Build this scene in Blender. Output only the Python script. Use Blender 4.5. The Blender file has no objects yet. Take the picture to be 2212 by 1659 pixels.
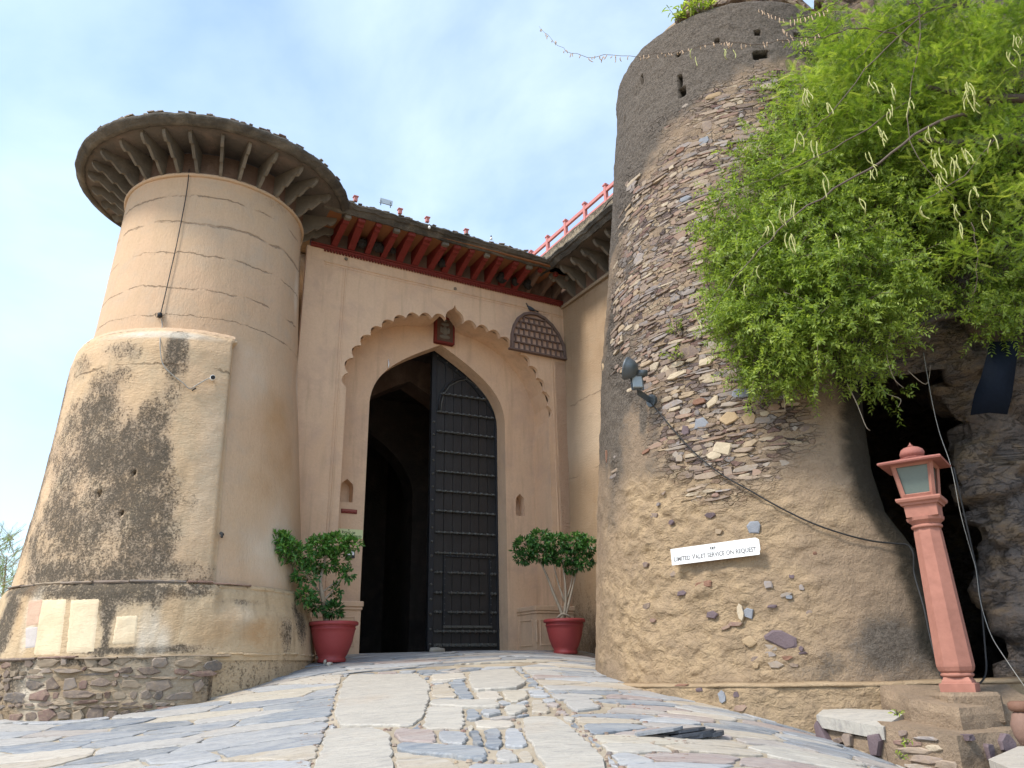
import bpy, math, random
import numpy as np
from math import radians, sin, cos, pi, sqrt, atan2, degrees
from mathutils import Matrix, Vector
from mathutils.geometry import tessellate_polygon
random.seed(7)
RNG = np.random.default_rng(7)
S = bpy.context.scene
COL = S.collection

# ------------------------------------------------------------------ camera
EYE = 1.55
FPX, CX, CY = 1661.0, 1106.0, 829.5
TH, RO = radians(20.3), radians(1.15)
FW = np.array([0, cos(TH), sin(TH)]); R0 = np.array([1., 0, 0]); U0 = np.array([0, -sin(TH), cos(TH)])
CR = cos(RO)*R0 - sin(RO)*U0; CU = cos(RO)*U0 + sin(RO)*R0
CAM = np.array([0, 0, EYE])
cam = bpy.data.cameras.new('camera'); co = bpy.data.objects.new('camera', cam); COL.objects.link(co)
cam.sensor_width = 36; cam.lens = FPX/2212*36; cam.clip_end = 6000; cam.clip_start = 0.05
m = Matrix(((CR[0], CU[0], -FW[0], CAM[0]), (CR[1], CU[1], -FW[1], CAM[1]), (CR[2], CU[2], -FW[2], CAM[2]), (0, 0, 0, 1)))
co.matrix_world = m
S.camera = co

# ------------------------------------------------------------------ light
SUN_EL, SUN_AZ = radians(52), radians(-125)      # azimuth from +Y towards +X
sun = bpy.data.lights.new('sun', 'SUN'); sun.energy = 1.5; sun.angle = radians(12); sun.color = (1, .95, .87)
so = bpy.data.objects.new('sun', sun); COL.objects.link(so)
sd = Vector((sin(SUN_AZ)*cos(SUN_EL), cos(SUN_AZ)*cos(SUN_EL), sin(SUN_EL)))
so.rotation_euler = sd.to_track_quat('Z', 'Y').to_euler()
W = bpy.data.worlds.new('World'); S.world = W; W.use_nodes = True
wt = W.node_tree; wt.nodes.clear()
def wn(t, **k):
    n = wt.nodes.new(t)
    for a, b in k.items(): setattr(n, a, b)
    return n
out = wn('ShaderNodeOutputWorld'); bg = wn('ShaderNodeBackground'); sky = wn('ShaderNodeTexSky', sky_type='NISHITA')
sky.sun_disc = False; sky.sun_elevation = SUN_EL; sky.sun_rotation = SUN_AZ
sky.air_density = 1.0; sky.dust_density = 1.0; sky.ozone_density = 2.6
tc = wn('ShaderNodeTexCoord'); mp = wn('ShaderNodeMapping'); mp.inputs['Scale'].default_value = (1.0, 1.0, 1.5)
mp.inputs['Location'].default_value = (.35, .2, .1)
no = wn('ShaderNodeTexNoise'); no.inputs['Scale'].default_value = 2.2; no.inputs['Detail'].default_value = 9; no.inputs['Roughness'].default_value = .52
no.inputs['Distortion'].default_value = .25
rp = wn('ShaderNodeValToRGB'); rp.color_ramp.elements[0].position = .40; rp.color_ramp.elements[0].color = (.16,)*3+(1,)
rp.color_ramp.elements[1].position = .74; rp.color_ramp.elements[1].color = (.95,)*3+(1,)
mx = wn('ShaderNodeMix', data_type='RGBA'); mx.inputs['B'].default_value = (2.75, 3.3, 3.65, 1)
bg.inputs['Strength'].default_value = .124
wt.links.new(tc.outputs['Generated'], mp.inputs['Vector']); wt.links.new(mp.outputs[0], no.inputs['Vector'])
wt.links.new(no.outputs['Fac'], rp.inputs[0]); wt.links.new(rp.outputs[0], mx.inputs['Factor'])
wt.links.new(sky.outputs[0], mx.inputs['A']); wt.links.new(mx.outputs['Result'], bg.inputs['Color']); wt.links.new(bg.outputs[0], out.inputs[0])
S.view_settings.view_transform = 'Standard'; S.view_settings.look = 'None'; S.view_settings.gamma = 1
S.view_settings.exposure = 1.6; S.view_settings.use_curve_mapping = False

# ------------------------------------------------------------------ geometry helpers
def ray(x, y):
    d = FW*FPX + CR*(x-CX) + CU*(CY-y); return d/np.linalg.norm(d)
def atY(x, y, Y):
    d = ray(x, y); return CAM + d*(Y/d[1])
def atZ(x, y, z):
    d = ray(x, y); return CAM + d*((z-EYE)/d[2])
def atPlane(x, y, p0, n):
    d = ray(x, y); return CAM + d*(np.dot(n, np.array(p0)-CAM)/np.dot(n, d))
AZ = radians(60.5)
UD = np.array([sin(AZ), cos(AZ), 0]); VD = np.array([cos(AZ), -sin(AZ), 0]); ZD = np.array([0, 0, 1.])
P0 = np.array([-2.62550836, 14.0, 0.])
def G(u, v, z): return P0 + UD*u + VD*v + ZD*z
def Wuv(x, y, v=0):
    q = atPlane(x, y, P0+VD*v, VD)-P0; return q@UD, q[2]
CL = np.array([-5.45, 12.4]); CRT = np.array([4.03, 11.3])
def cylhit(x, y, cen, Rf):
    Rr = Rf(3) if callable(Rf) else Rf
    for it in range(8):
        d = ray(x, y); h = d[:2]; o = CAM[:2]-cen; a = h@h; b = 2*(o@h); c = o@o-Rr*Rr
        D = b*b-4*a*c
        t = (-b-sqrt(max(D, 0)))/(2*a); p = CAM+d*t
        if callable(Rf): Rr = Rf(p[2])
        else: break
    return atan2(p[1]-cen[1], p[0]-cen[0]), p[2], p
GC = [0.09319, 0.17593, -0.03488, -0.01016, -0.0034, -0.0035, 0.00021]
def gz(x, y):
    x = np.asarray(x, float); y = np.asarray(y, float)
    z = np.maximum(GC[0]*x+GC[1]*y+GC[2]*x*x+GC[3]*x*y+GC[4]*y*y+GC[5]*x**3+GC[6]*x*x*y, -.5)+.10*np.exp(-((x+3)**2+(y-12.1)**2)/1.3)
    v = (x-P0[0])*VD[0]+(y-P0[1])*VD[1]
    t = np.clip((1.6-v)/2.2, 0, 1); t = t*t*(3-2*t)
    return z*(1-t)+1.845*t
def onground(px, py, dz=0):
    d = ray(px, py)
    if d[2] > -.0005 and py < 1400: return None
    t = 4.0
    while t < 30:
        p = CAM+d*t
        if p[2] < gz(p[0], p[1])+dz: return p
        t += .01
    return CAM+d*16

def hsh(ix, iy, iz, seed=0):
    n = (ix*374761393 + iy*668265263 + iz*2147483647*3 + seed*1274126177) & 0xffffffff
    n = ((n ^ (n >> 13))*1274126177) & 0xffffffff
    n = ((n ^ (n >> 15))*2246822519) & 0xffffffff
    return ((n ^ (n >> 16)) & 0xffffff)/float(0xffffff)
def vnoise(P, seed=0):
    P = np.asarray(P, float); I = np.floor(P).astype(np.int64); F = P-I; F = F*F*(3-2*F)
    r = 0
    for dx in (0, 1):
        for dy in (0, 1):
            for dz in (0, 1):
                w = (F[..., 0] if dx else 1-F[..., 0])*(F[..., 1] if dy else 1-F[..., 1])*(F[..., 2] if dz else 1-F[..., 2])
                r = r+w*hsh(I[..., 0]+dx, I[..., 1]+dy, I[..., 2]+dz, seed)
    return r
def fbm(P, o=4, seed=0):
    P = np.asarray(P, float); r = 0; a = .5; s = 0
    for k in range(o):
        r = r+a*vnoise(P*(2.03**k)+k*7.3, seed+k); s += a; a *= .5
    return r/s
def smooth(a, b, x):
    t = np.clip((x-a)/(b-a), 0, 1); return t*t*(3-2*t)

ORG = {}
def tag(o, label=None, cat=None, group=None, kind=None):
    if label: o['label'] = label
    if cat: o['category'] = cat
    if group: o['group'] = group
    if kind: o['kind'] = kind
    return o
def thing(name, loc, label, cat, group=None, kind=None):
    o = bpy.data.objects.new(name, None); COL.objects.link(o); o.location = [float(a) for a in loc]
    o.empty_display_size = .2
    ORG[o] = np.array(loc, float); return tag(o, label, cat, group, kind)
def mk(name, V, F, mat, parent=None, smooth=False, uv=None, attrs=None, local=False):
    me = bpy.data.meshes.new(name)
    V = np.asarray(V, float).reshape(-1, 3)
    org = ORG[parent] if parent is not None else (np.zeros(3) if parent is None else 0)
    if not local: V = V-org
    if isinstance(F, np.ndarray):
        k = F.shape[1]; n = len(F)
        me.vertices.add(len(V)); me.vertices.foreach_set('co', V.ravel().astype(np.float32))
        me.loops.add(n*k); me.loops.foreach_set('vertex_index', F.ravel().astype(np.int32))
        me.polygons.add(n); me.polygons.foreach_set('loop_start', np.arange(0, n*k, k, dtype=np.int32))
        me.update(calc_edges=True)
    else:
        me.from_pydata(V.tolist(), [], F)
    me.validate(clean_customdata=False)
    if smooth: me.polygons.foreach_set('use_smooth', [True]*len(me.polygons))
    if uv is not None:
        ul = me.uv_layers.new(name='UVMap'); li = np.zeros(len(me.loops), np.int32); me.loops.foreach_get('vertex_index', li)
        ul.data.foreach_set('uv', np.asarray(uv, np.float32)[li].ravel())
    if attrs:
        for k2, a in attrs.items():
            at = me.attributes.new(k2, 'FLOAT', 'POINT'); at.data.foreach_set('value', np.asarray(a, np.float32).ravel())
    me.materials.append(mat)
    o = bpy.data.objects.new(name, me); COL.objects.link(o)
    if parent is not None: o.parent = parent
    ORG[o] = org if parent is not None else np.zeros(3)
    return o
def copy_part(o, parent, matrix):
    c = o.copy(); COL.objects.link(c); c.parent = parent; c.matrix_local = matrix; ORG[c] = ORG[parent]; return c

class B:
    """collects shapes for one mesh"""
    def __init__(s): s.V = []; s.F = []; s.A = []
    def add(s, V, F, a=0.):
        n = len(s.V); s.V += [tuple(map(float, v)) for v in V]; s.F += [tuple(i+n for i in f) for f in F]; s.A += [a]*len(V); return s
    def box(s, lo, hi, fm=None, a=0., bev=0.):
        (x0, y0, z0), (x1, y1, z1) = lo, hi
        if bev > 0:
            V = []; b = bev
            for sx in (0, 1):
                for sy in (0, 1):
                    for sz in (0, 1):
                        X = (x0, x1)[sx]; Y = (y0, y1)[sy]; Z = (z0, z1)[sz]
                        ix = b*(1 if sx == 0 else -1); iy = b*(1 if sy == 0 else -1); iz = b*(1 if sz == 0 else -1)
                        V += [(X, Y+iy, Z+iz), (X+ix, Y, Z+iz), (X+ix, Y+iy, Z)]
            def I(a_, b_, c_, k): return (a_*4+b_*2+c_)*3+k
            F = []
            for c_ in (0, 1):
                F.append([I(c_, 0, 0, 0), I(c_, 0, 1, 0), I(c_, 1, 1, 0), I(c_, 1, 0, 0)][::(1 if c_ == 0 else -1)])
                F.append([I(0, c_, 0, 1), I(1, c_, 0, 1), I(1, c_, 1, 1), I(0, c_, 1, 1)][::(1 if c_ == 0 else -1)])
                F.append([I(0, 0, c_, 2), I(0, 1, c_, 2), I(1, 1, c_, 2), I(1, 0, c_, 2)][::(1 if c_ == 0 else -1)])
            for p in (0, 1):
                for q in (0, 1):
                    F.append([I(p, q, 0, 0), I(p, q, 1, 0), I(p, q, 1, 1), I(p, q, 0, 1)])
                    F.append([I(p, 0, q, 0), I(p, 1, q, 0), I(p, 1, q, 2), I(p, 0, q, 2)])
                    F.append([I(0, p, q, 1), I(1, p, q, 1), I(1, p, q, 2), I(0, p, q, 2)])
                    for r in (0, 1): F.append([I(p, q, r, 0), I(p, q, r, 1), I(p, q, r, 2)])
        else:
            V = [(x0, y0, z0), (x1, y0, z0), (x1, y1, z0), (x0, y1, z0), (x0, y0, z1), (x1, y0, z1), (x1, y1, z1), (x0, y1, z1)]
            F = [(0, 3, 2, 1), (4, 5, 6, 7), (0, 1, 5, 4), (1, 2, 6, 5), (2, 3, 7, 6), (3, 0, 4, 7)]
        if fm: V = [fm(*v) for v in V]
        return s.add(V, F, a)
    def prism(s, loops, f0, f1, a=0., caps=(True, True)):
        """loops of (a,b); f0,f1 map to 3-D for front and back"""
        if not isinstance(loops[0][0], (list, tuple, np.ndarray)): loops = [loops]
        flat = [p for l in loops for p in l]; n = len(flat)
        V = [f0(*p) for p in flat]+[f1(*p) for p in flat]; F = []
        tri = tessellate_polygon([[Vector((p[0], p[1], 0)) for p in l] for l in loops])
        for t in tri:
            if caps[0]: F.append(tuple(t))
            if caps[1]: F.append(tuple(i+n for i in reversed(t)))
        k = 0
        for l in loops:
            for i in range(len(l)):
                a0 = k+i; a1 = k+(i+1) % len(l); F.append((a0, a1, a1+n, a0+n))
            k += len(l)
        return s.add(V, F, a)
    def tube(s, pts, rad, sides=6, a=0., cap=True):
        pts = [np.array(p, float) for p in pts]; n = len(pts)
        if not hasattr(rad, '__len__'): rad = [rad]*n
        V = []; F = []; ref = np.array([.31, .27, .91])
        for i, p in enumerate(pts):
            t = pts[min(i+1, n-1)]-pts[max(i-1, 0)]; t = t/(np.linalg.norm(t)+1e-9)
            if abs(t@ref) > .93: ref = np.array([.9, -.3, .2])
            x = np.cross(ref, t); x /= np.linalg.norm(x); y = np.cross(t, x)
            for k in range(sides): V.append(p+rad[i]*(x*cos(2*pi*k/sides)+y*sin(2*pi*k/sides)))
        for i in range(n-1):
            for k in range(sides):
                k2 = (k+1) % sides; F.append((i*sides+k, i*sides+k2, (i+1)*sides+k2, (i+1)*sides+k))
        if cap: F += [tuple(range(sides))[::-1], tuple((n-1)*sides+k for k in range(sides))]
        return s.add(V, F, a)
    def lathe(s, prof, c, sides=24, rot=0., a=0., fm=None, cap=True):
        """prof = (radius, z) rings"""
        V = []; F = []; n = len(prof)
        for r, z in prof:
            for k in range(sides):
                t = rot+2*pi*k/sides; p = (c[0]+r*cos(t), c[1]+r*sin(t), c[2]+z); V.append(fm(*p) if fm else p)
        for i in range(n-1):
            for k in range(sides):
                k2 = (k+1) % sides; F.append((i*sides+k, i*sides+k2, (i+1)*sides+k2, (i+1)*sides+k))
        if cap: F += [tuple(range(sides))[::-1], tuple((n-1)*sides+k for k in range(sides))]
        return s.add(V, F, a)
    def obj(s, name, mat, parent=None, smooth=False, attr=False, local=False):
        return mk(name, s.V, s.F, mat, parent, smooth, attrs={'rnd': s.A} if attr else None, local=local)
def grid_faces(n, m_, wrap=False):
    i = np.arange(n-1)[:, None]; j = np.arange(m_-1 if not wrap else m_)[None, :]; j2 = (j+1) % m_
    return np.stack([i*m_+j, i*m_+j2, (i+1)*m_+j2, (i+1)*m_+j], -1).reshape(-1, 4)

# ------------------------------------------------------------------ materials
class M:
    def __init__(s, name, rough=.9, spec=.2):
        s.m = bpy.data.materials.new(name); s.m.use_nodes = True; s.t = s.m.node_tree
        s.b = s.t.nodes['Principled BSDF']; s.b.inputs['Roughness'].default_value = rough
        s.b.inputs['Specular IOR Level'].default_value = spec
        s._tc = None
    def n(s, t, **k):
        n = s.t.nodes.new(t)
        for a, b in k.items():
            if hasattr(n, a) and not a.startswith('i_'): setattr(n, a, b)
        return n
    def put(s, sock, v):
        if hasattr(v, 'is_linked') or isinstance(v, bpy.types.NodeSocket): s.t.links.new(v, sock)
        else:
            if sock.type == 'RGBA' and len(v) == 3: v = tuple(v)+(1,)
            sock.default_value = v
    def co(s, kind='Object', scale=None, rot=None):
        if not s._tc: s._tc = s.n('ShaderNodeTexCoord')
        o = s._tc.outputs[kind]
        if scale is None: return o
        mp = s.n('ShaderNodeMapping'); s.t.links.new(o, mp.inputs[0]); mp.inputs['Scale'].default_value = scale
        if rot: mp.inputs['Rotation'].default_value = rot
        return mp.outputs[0]
    def noise(s, vec, sc, det=4, ro=.55, dist=0.):
        n = s.n('ShaderNodeTexNoise'); s.t.links.new(vec, n.inputs['Vector']); n.inputs['Scale'].default_value = sc
        n.inputs['Detail'].default_value = det; n.inputs['Roughness'].default_value = ro; n.inputs['Distortion'].default_value = dist
        return n.outputs['Fac']
    def vor(s, vec, sc, feat='F1', out='Distance', rand=1.):
        n = s.n('ShaderNodeTexVoronoi', feature=feat); s.t.links.new(vec, n.inputs['Vector']); n.inputs['Scale'].default_value = sc
        n.inputs['Randomness'].default_value = rand
        return n.outputs[out]
    def math(s, op, a, b=None, c=None, clamp=False):
        n = s.n('ShaderNodeMath', operation=op); n.use_clamp = clamp; s.put(n.inputs[0], a)
        if b is not None: s.put(n.inputs[1], b)
        if c is not None: s.put(n.inputs[2], c)
        return n.outputs[0]
    def sstep(s, x, a, b, lo=0., hi=1.):
        n = s.n('ShaderNodeMapRange', interpolation_type='SMOOTHSTEP'); s.put(n.inputs['Value'], x)
        n.inputs['From Min'].default_value = a; n.inputs['From Max'].default_value = b
        n.inputs['To Min'].default_value = lo; n.inputs['To Max'].default_value = hi
        return n.outputs[0]
    def mix(s, f, a, b, blend='MIX'):
        n = s.n('ShaderNodeMix', data_type='RGBA', blend_type=blend); s.put(n.inputs['Factor'], f); s.put(n.inputs['A'], a); s.put(n.inputs['B'], b)
        return n.outputs['Result']
    def ramp(s, f, stops, const=False):
        n = s.n('ShaderNodeValToRGB'); s.put(n.inputs[0], f); e = n.color_ramp.elements
        if const: n.color_ramp.interpolation = 'CONSTANT'
        e[0].position = stops[0][0]; e[0].color = tuple(stops[0][1])+(1,); e[1].position = stops[-1][0]; e[1].color = tuple(stops[-1][1])+(1,)
        for p, c in stops[1:-1]: k = e.new(p); k.color = tuple(c)+(1,)
        return n.outputs[0]
    def attr(s, name):
        n = s.n('ShaderNodeAttribute', attribute_name=name); return n.outputs['Fac']
    def rand(s):
        n = s.n('ShaderNodeObjectInfo'); a = s.attr('rnd')
        return s.math('FRACT', s.math('ADD', n.outputs['Random'], a))
    def bump(s, h, dist=.01, st=1., nrm=None):
        n = s.n('ShaderNodeBump'); s.put(n.inputs['Height'], h); n.inputs['Distance'].default_value = dist; n.inputs['Strength'].default_value = st
        if nrm is not None: s.t.links.new(nrm, n.inputs['Normal'])
        return n.outputs[0]
    def fin(s, col=None, nrm=None, rough=None):
        if col is not None: s.put(s.b.inputs['Base Color'], col)
        if nrm is not None: s.t.links.new(nrm, s.b.inputs['Normal'])
        if rough is not None: s.put(s.b.inputs['Roughness'], rough)
        return s.m

def plain(name, c, rough=.6, spec=.3, var=.12, sc=6, bump=.004, metal=0.):
    k = M(name, rough, spec); v = k.co()
    n = k.noise(v, sc, 5, .6); n2 = k.noise(v, sc*7, 3, .6)
    c1 = tuple(x*(1-var) for x in c); c2 = tuple(min(1, x*(1+var)) for x in c)
    k.b.inputs['Metallic'].default_value = metal
    return k.fin(k.mix(k.math('MULTIPLY_ADD', n2, .5, k.math('MULTIPLY', n, .6)), c1, c2), k.bump(n2, bump, .6))

def plaster(name, c1, c2, c3, dark=(.10, .085, .065), cracks=(), bumpd=.012, strokes=(1, 1, 3), streak=.35):
    k = M(name, .93, .12); v = k.co()
    big = k.noise(v, .55, 5, .6, .4); med = k.noise(v, 2.3, 6, .62, .3); fine = k.noise(v, 26, 5, .65)
    st = k.noise(k.co(scale=(4, 4, .35)), 2.0, 6, .6)
    str2 = k.noise(k.co(scale=strokes), 11, 4, .6, .8)
    c = k.mix(k.sstep(big, .35, .65), c1, c2)
    c = k.mix(k.sstep(med, .42, .75), c, c3)
    c = k.mix(k.sstep(st, .48, .8, 0, streak), c, tuple(x*.62 for x in c1))
    c = k.mix(k.sstep(fine, .3, .72, .0, .22), c, tuple(x*.7 for x in c1))
    # vertex attribute 'stain': lichen and soot speckle with its own patchy outline
    s1 = k.attr('stain'); sp = k.math('ADD', k.math('MULTIPLY', k.noise(k.co(scale=(1, 1, .6)), 12, 8, .8), .55), k.math('MULTIPLY', k.noise(v, 38, 5, .75), .57))
    sf = k.sstep(k.math('ADD', sp, k.math('MULTIPLY', s1, .19)), .655, .80)
    sf = k.math('MULTIPLY', sf, k.sstep(s1, .02, .5, 0, .93))
    c = k.mix(k.math('MULTIPLY', k.math('MULTIPLY', k.sstep(s1, .1, 1.1), k.sstep(k.noise(v, 3.3, 6, .7), .2, .6)), .8), c, k.mix(med, (.20, .165, .13), (.36, .29, .215)))
    c = k.mix(k.math('MULTIPLY', sf, .9), c, tuple(x*.62 for x in dark))
    s2 = k.attr('pale'); c = k.mix(k.math('MULTIPLY', s2, k.sstep(med, .2, .6, .55, 1.)), c, (.70, .62, .50))
    s3 = k.attr('ochre'); c = k.mix(k.math('MULTIPLY', s3, k.sstep(med, .25, .6, .4, 1.)), c, (.47, .27, .12))
    h = k.math('ADD', k.math('MULTIPLY', fine, .5), k.math('ADD', k.math('MULTIPLY', str2, .9), k.math('MULTIPLY', sf, -.55)))
    if cracks:
        xyz = k.n('ShaderNodeSeparateXYZ'); k.t.links.new(v, xyz.inputs[0]); zz = xyz.outputs[2]
        wob = k.math('MULTIPLY', k.math('SUBTRACT', k.noise(v, 1.1, 8, .72, .2), .5), .34)
        fac = None
        for z0, wid in cracks:
            d = k.math('ABSOLUTE', k.math('SUBTRACT', k.math('ADD', zz, wob), z0))
            ck = k.sstep(d, wid*.35, wid, 1, 0)
            ck = k.math('MULTIPLY', ck, k.sstep(k.noise(v, 1.7+z0*.1, 3), .40, .55))
            fac = ck if fac is None else k.math('MAXIMUM', fac, ck)
        c = k.mix(k.math('MULTIPLY', fac, .5), c, (.16, .11, .07)); h = k.math('ADD', h, k.math('MULTIPLY', fac, -1.6))
    nb = k.bump(h, bumpd, .9)
    return k.fin(c, nb)

def rubblewall(name):
    """right tower: weathered mortar over rubble; attributes dark, rub, tan, damp"""
    k = M(name, .95, .1); v = k.co()
    big = k.noise(v, .8, 6, .62, .3); med = k.noise(v, 4, 7, .65, .3); fine = k.noise(v, 30, 6, .7)
    base = k.mix(k.sstep(big, .36, .62), (.31, .225, .15), (.22, .165, .115))
    base = k.mix(k.sstep(med, .5, .75, 0, .8), base, (.39, .285, .19))
    base = k.mix(k.sstep(fine, .45, .75, 0, .5), base, (.16, .115, .085))
    tan = k.mix(k.sstep(med, .35, .65), (.45, .325, .195), (.33, .24, .15)); tan = k.mix(k.sstep(k.noise(v, 9, 5, .6, 1.), .5, .7, 0, .6), tan, (.24, .175, .11))
    base = k.mix(k.attr('tan'), base, tan)
    # small rubble between the built stones
    vv = k.co(scale=(1, 1, 2.6)); w = k.n('ShaderNodeVectorMath', operation='ADD'); k.t.links.new(vv, w.inputs[0])
    nn = k.n('ShaderNodeTexNoise'); k.t.links.new(v, nn.inputs['Vector']); nn.inputs['Scale'].default_value = 5; nn.inputs['Detail'].default_value = 4
    sc = k.n('ShaderNodeVectorMath', operation='SCALE'); k.t.links.new(nn.outputs['Color'], sc.inputs[0]); sc.inputs['Scale'].default_value = .22
    k.t.links.new(sc.outputs[0], w.inputs[1])
    vc = k.vor(w.outputs[0], 7.5, 'F1', 'Color'); ve = k.vor(w.outputs[0], 7.5, 'DISTANCE_TO_EDGE', 'Distance')
    sx = k.n('ShaderNodeSeparateColor'); k.t.links.new(vc, sx.inputs[0])
    stc = k.ramp(sx.outputs[0], [(0, (.13, .10, .095)), (.2, (.24, .19, .16)), (.38, (.34, .26, .19)), (.55, (.21, .13, .11)), (.7, (.28, .25, .23)), (.85, (.42, .33, .22)), (1, (.18, .16, .16))], True)
    stc = k.mix(k.sstep(fine, .3, .7, 0, .6), stc, (.12, .09, .075))
    ed = k.sstep(ve, .0, .07)
    has = k.math('MULTIPLY', k.sstep(sx.outputs[1], .25, .3), k.attr('rub'))
    c = k.mix(k.math('MULTIPLY', has, ed), base, stc)
    c = k.mix(k.math('MULTIPLY', has, k.sstep(ve, .0, .035, .75, 0)), c, (.06, .045, .035))
    d = k.attr('dark'); df = k.math('MULTIPLY', k.sstep(k.math('ADD', d, k.math('MULTIPLY', k.math('SUBTRACT', k.math('ADD', k.math('MULTIPLY', med, .6), k.math('MULTIPLY', fine, .5)), .55), 1.1)), .25, .8), .93)
    c = k.mix(df, c, k.mix(k.sstep(fine, .3, .7), (.06, .052, .044), (.165, .14, .115)))
    dm = k.attr('shade'); c = k.mix(k.math('MULTIPLY', k.sstep(k.math('ADD', dm, k.math('MULTIPLY', k.math('SUBTRACT', med, .5), .8)), .2, .8), .92), c, (.022, .020, .015))  # shade of the hollow and wall holes, put into the colour as near black
    h = k.math('ADD', k.math('MULTIPLY', fine, .8), k.math('ADD', k.math('MULTIPLY', med, 1.2), k.math('MULTIPLY', k.math('MULTIPLY', has, k.sstep(ve, 0, .1)), 2.4)))
    lm = k.noise(k.co(scale=(1, 1, 1.5)), 6, 6, .6, .5); lr = k.math('ABSOLUTE', k.math('SUBTRACT', lm, .5))
    h = k.math('ADD', h, k.math('MULTIPLY', k.math('MULTIPLY', k.sstep(lm, .3, .7), .8), k.attr('tan')))
    c = k.mix(k.math('MULTIPLY', k.math('MULTIPLY', k.sstep(lr, 0, .012, .22, 0), k.attr('tan')), k.sstep(big, .35, .6)), c, (.17, .12, .075))
    return k.fin(c, k.bump(h, .035, 1.))

def stones(name, cols, grain=9, dark=.5, bumpd=.012, stretch=(1, 1, 1)):
    k = M(name, .85, .2); v = k.co(scale=stretch); r = k.rand()
    c = k.ramp(r, [(i/len(cols), q) for i, q in enumerate(cols)]+[(1, cols[-1])], True)
    w = k.n('ShaderNodeVectorMath', operation='ADD'); k.t.links.new(v, w.inputs[0]); cb = k.n('ShaderNodeCombineXYZ'); k.put(cb.inputs[0], k.math('MULTIPLY', r, 91.)); k.t.links.new(cb.outputs[0], w.inputs[1])
    n1 = k.noise(w.outputs[0], grain*.3, 6, .65, .5); n2 = k.noise(w.outputs[0], grain*2.2, 6, .7, .4)
    c = k.mix(k.sstep(n1, .35, .7, 0, dark), c, k.mix(1., c, (.45, .42, .42), 'MULTIPLY'))
    c = k.mix(k.sstep(n2, .40, .70, .22, .8), c, (.30, .225, .155))
    h = k.math('ADD', n1, k.math('MULTIPLY', n2, .7))
    return k.fin(c, k.bump(h, bumpd, 1.))

def paving(name, cols, veil=(.50, .47, .42), amt=.5, rot=.12):
    k = M(name, .68, .3); r = k.rand(); v0 = k.co()
    c = k.ramp(r, [(i/len(cols), q) for i, q in enumerate(cols)]+[(1, cols[-1])], True)
    w = k.n('ShaderNodeVectorMath', operation='ADD'); mp = k.co(scale=(1, 3.2, 1), rot=(0, 0, rot)); k.t.links.new(mp, w.inputs[0])
    cb = k.n('ShaderNodeCombineXYZ'); k.put(cb.inputs[2], k.math('MULTIPLY', r, 57.)); k.t.links.new(cb.outputs[0], w.inputs[1])
    n1 = k.noise(w.outputs[0], 1.6, 7, .66, 1.2); n2 = k.noise(w.outputs[0], 7, 6, .7, .6); n3 = k.noise(v0, 38, 4, .7)
    c = k.mix(k.sstep(n1, .34, .66, 0, amt), c, veil)
    c = k.mix(k.sstep(n2, .46, .7, 0, .55), c, k.mix(1., c, (.55, .56, .62), 'MULTIPLY'))
    c = k.mix(k.sstep(k.noise(v0, .9, 4, .6), .55, .75, 0, .35), c, (.40, .30, .21))
    c = k.mix(k.sstep(n3, .55, .8, 0, .3), c, (.22, .2, .19))
    h = k.math('ADD', k.math('MULTIPLY', n1, 1.6), k.math('ADD', n2, k.math('MULTIPLY', n3, .35)))
    return k.fin(c, k.bump(h, .014, 1.), k.sstep(n2, .3, .7, .5, .8))

def leafmat(name, cols, trans=.35, rough=.45):
    k = M(name, rough, .35)
    r = k.attr('rnd'); v = k.co()
    c = k.ramp(r, [(i/(len(cols)-1), q) for i, q in enumerate(cols)])
    c = k.mix(k.sstep(k.noise(v, 1.3, 4, .6), .35, .65, 0, .35), c, k.mix(1., c, (.62, .72, .55), 'MULTIPLY'))
    k.put(k.b.inputs['Base Color'], c)
    tr = k.n('ShaderNodeBsdfTranslucent'); k.put(tr.inputs[0], k.mix(1., c, (1.35, 1.4, .75), 'MULTIPLY')); ms = k.n('ShaderNodeMixShader'); ms.inputs[0].default_value = trans
    k.t.links.new(k.b.outputs[0], ms.inputs[1]); k.t.links.new(tr.outputs[0], ms.inputs[2])
    k.t.links.new(ms.outputs[0], k.t.nodes['Material Output'].inputs[0]); return k.m

MT = {}
MT['gate'] = plaster('peach plaster', (.70, .475, .305), (.74, .525, .35), (.62, .43, .30), bumpd=.007, strokes=(1, 1, 1.5), streak=.5)
MT['tower_up'] = plaster('trowelled tower plaster', (.56, .395, .25), (.60, .41, .265), (.52, .39, .27), cracks=[(8.02, .016), (7.50, .026), (6.93, .012), (6.30, .014), (5.80, .008)], strokes=(2.5, 2.5, .8), streak=.2)
MT['tower_mid'] = plaster('stained tower plaster', (.58, .41, .245), (.62, .44, .28), (.52, .40, .26), cracks=[(4.86, .016)], strokes=(1, 1, 2.5), bumpd=.018, streak=.3)
MT['tower_low'] = plaster('streaked base plaster', (.50, .36, .21), (.58, .44, .28), (.44, .33, .21), strokes=(1, 1, 2), bumpd=.02, streak=.75)
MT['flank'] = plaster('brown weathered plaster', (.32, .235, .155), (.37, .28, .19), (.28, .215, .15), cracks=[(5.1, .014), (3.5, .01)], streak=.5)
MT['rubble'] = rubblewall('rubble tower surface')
STC = [(.155, .115, .11), (.30, .28, .28), (.42, .32, .21), (.22, .17, .15), (.24, .14, .12), (.38, .30, .23), (.52, .44, .32), (.20, .19, .20), (.33, .22, .17), (.28, .22, .185), (.35, .31, .27), (.18, .135, .12)]
MT['stone'] = stones('rubble stone', STC)
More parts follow.
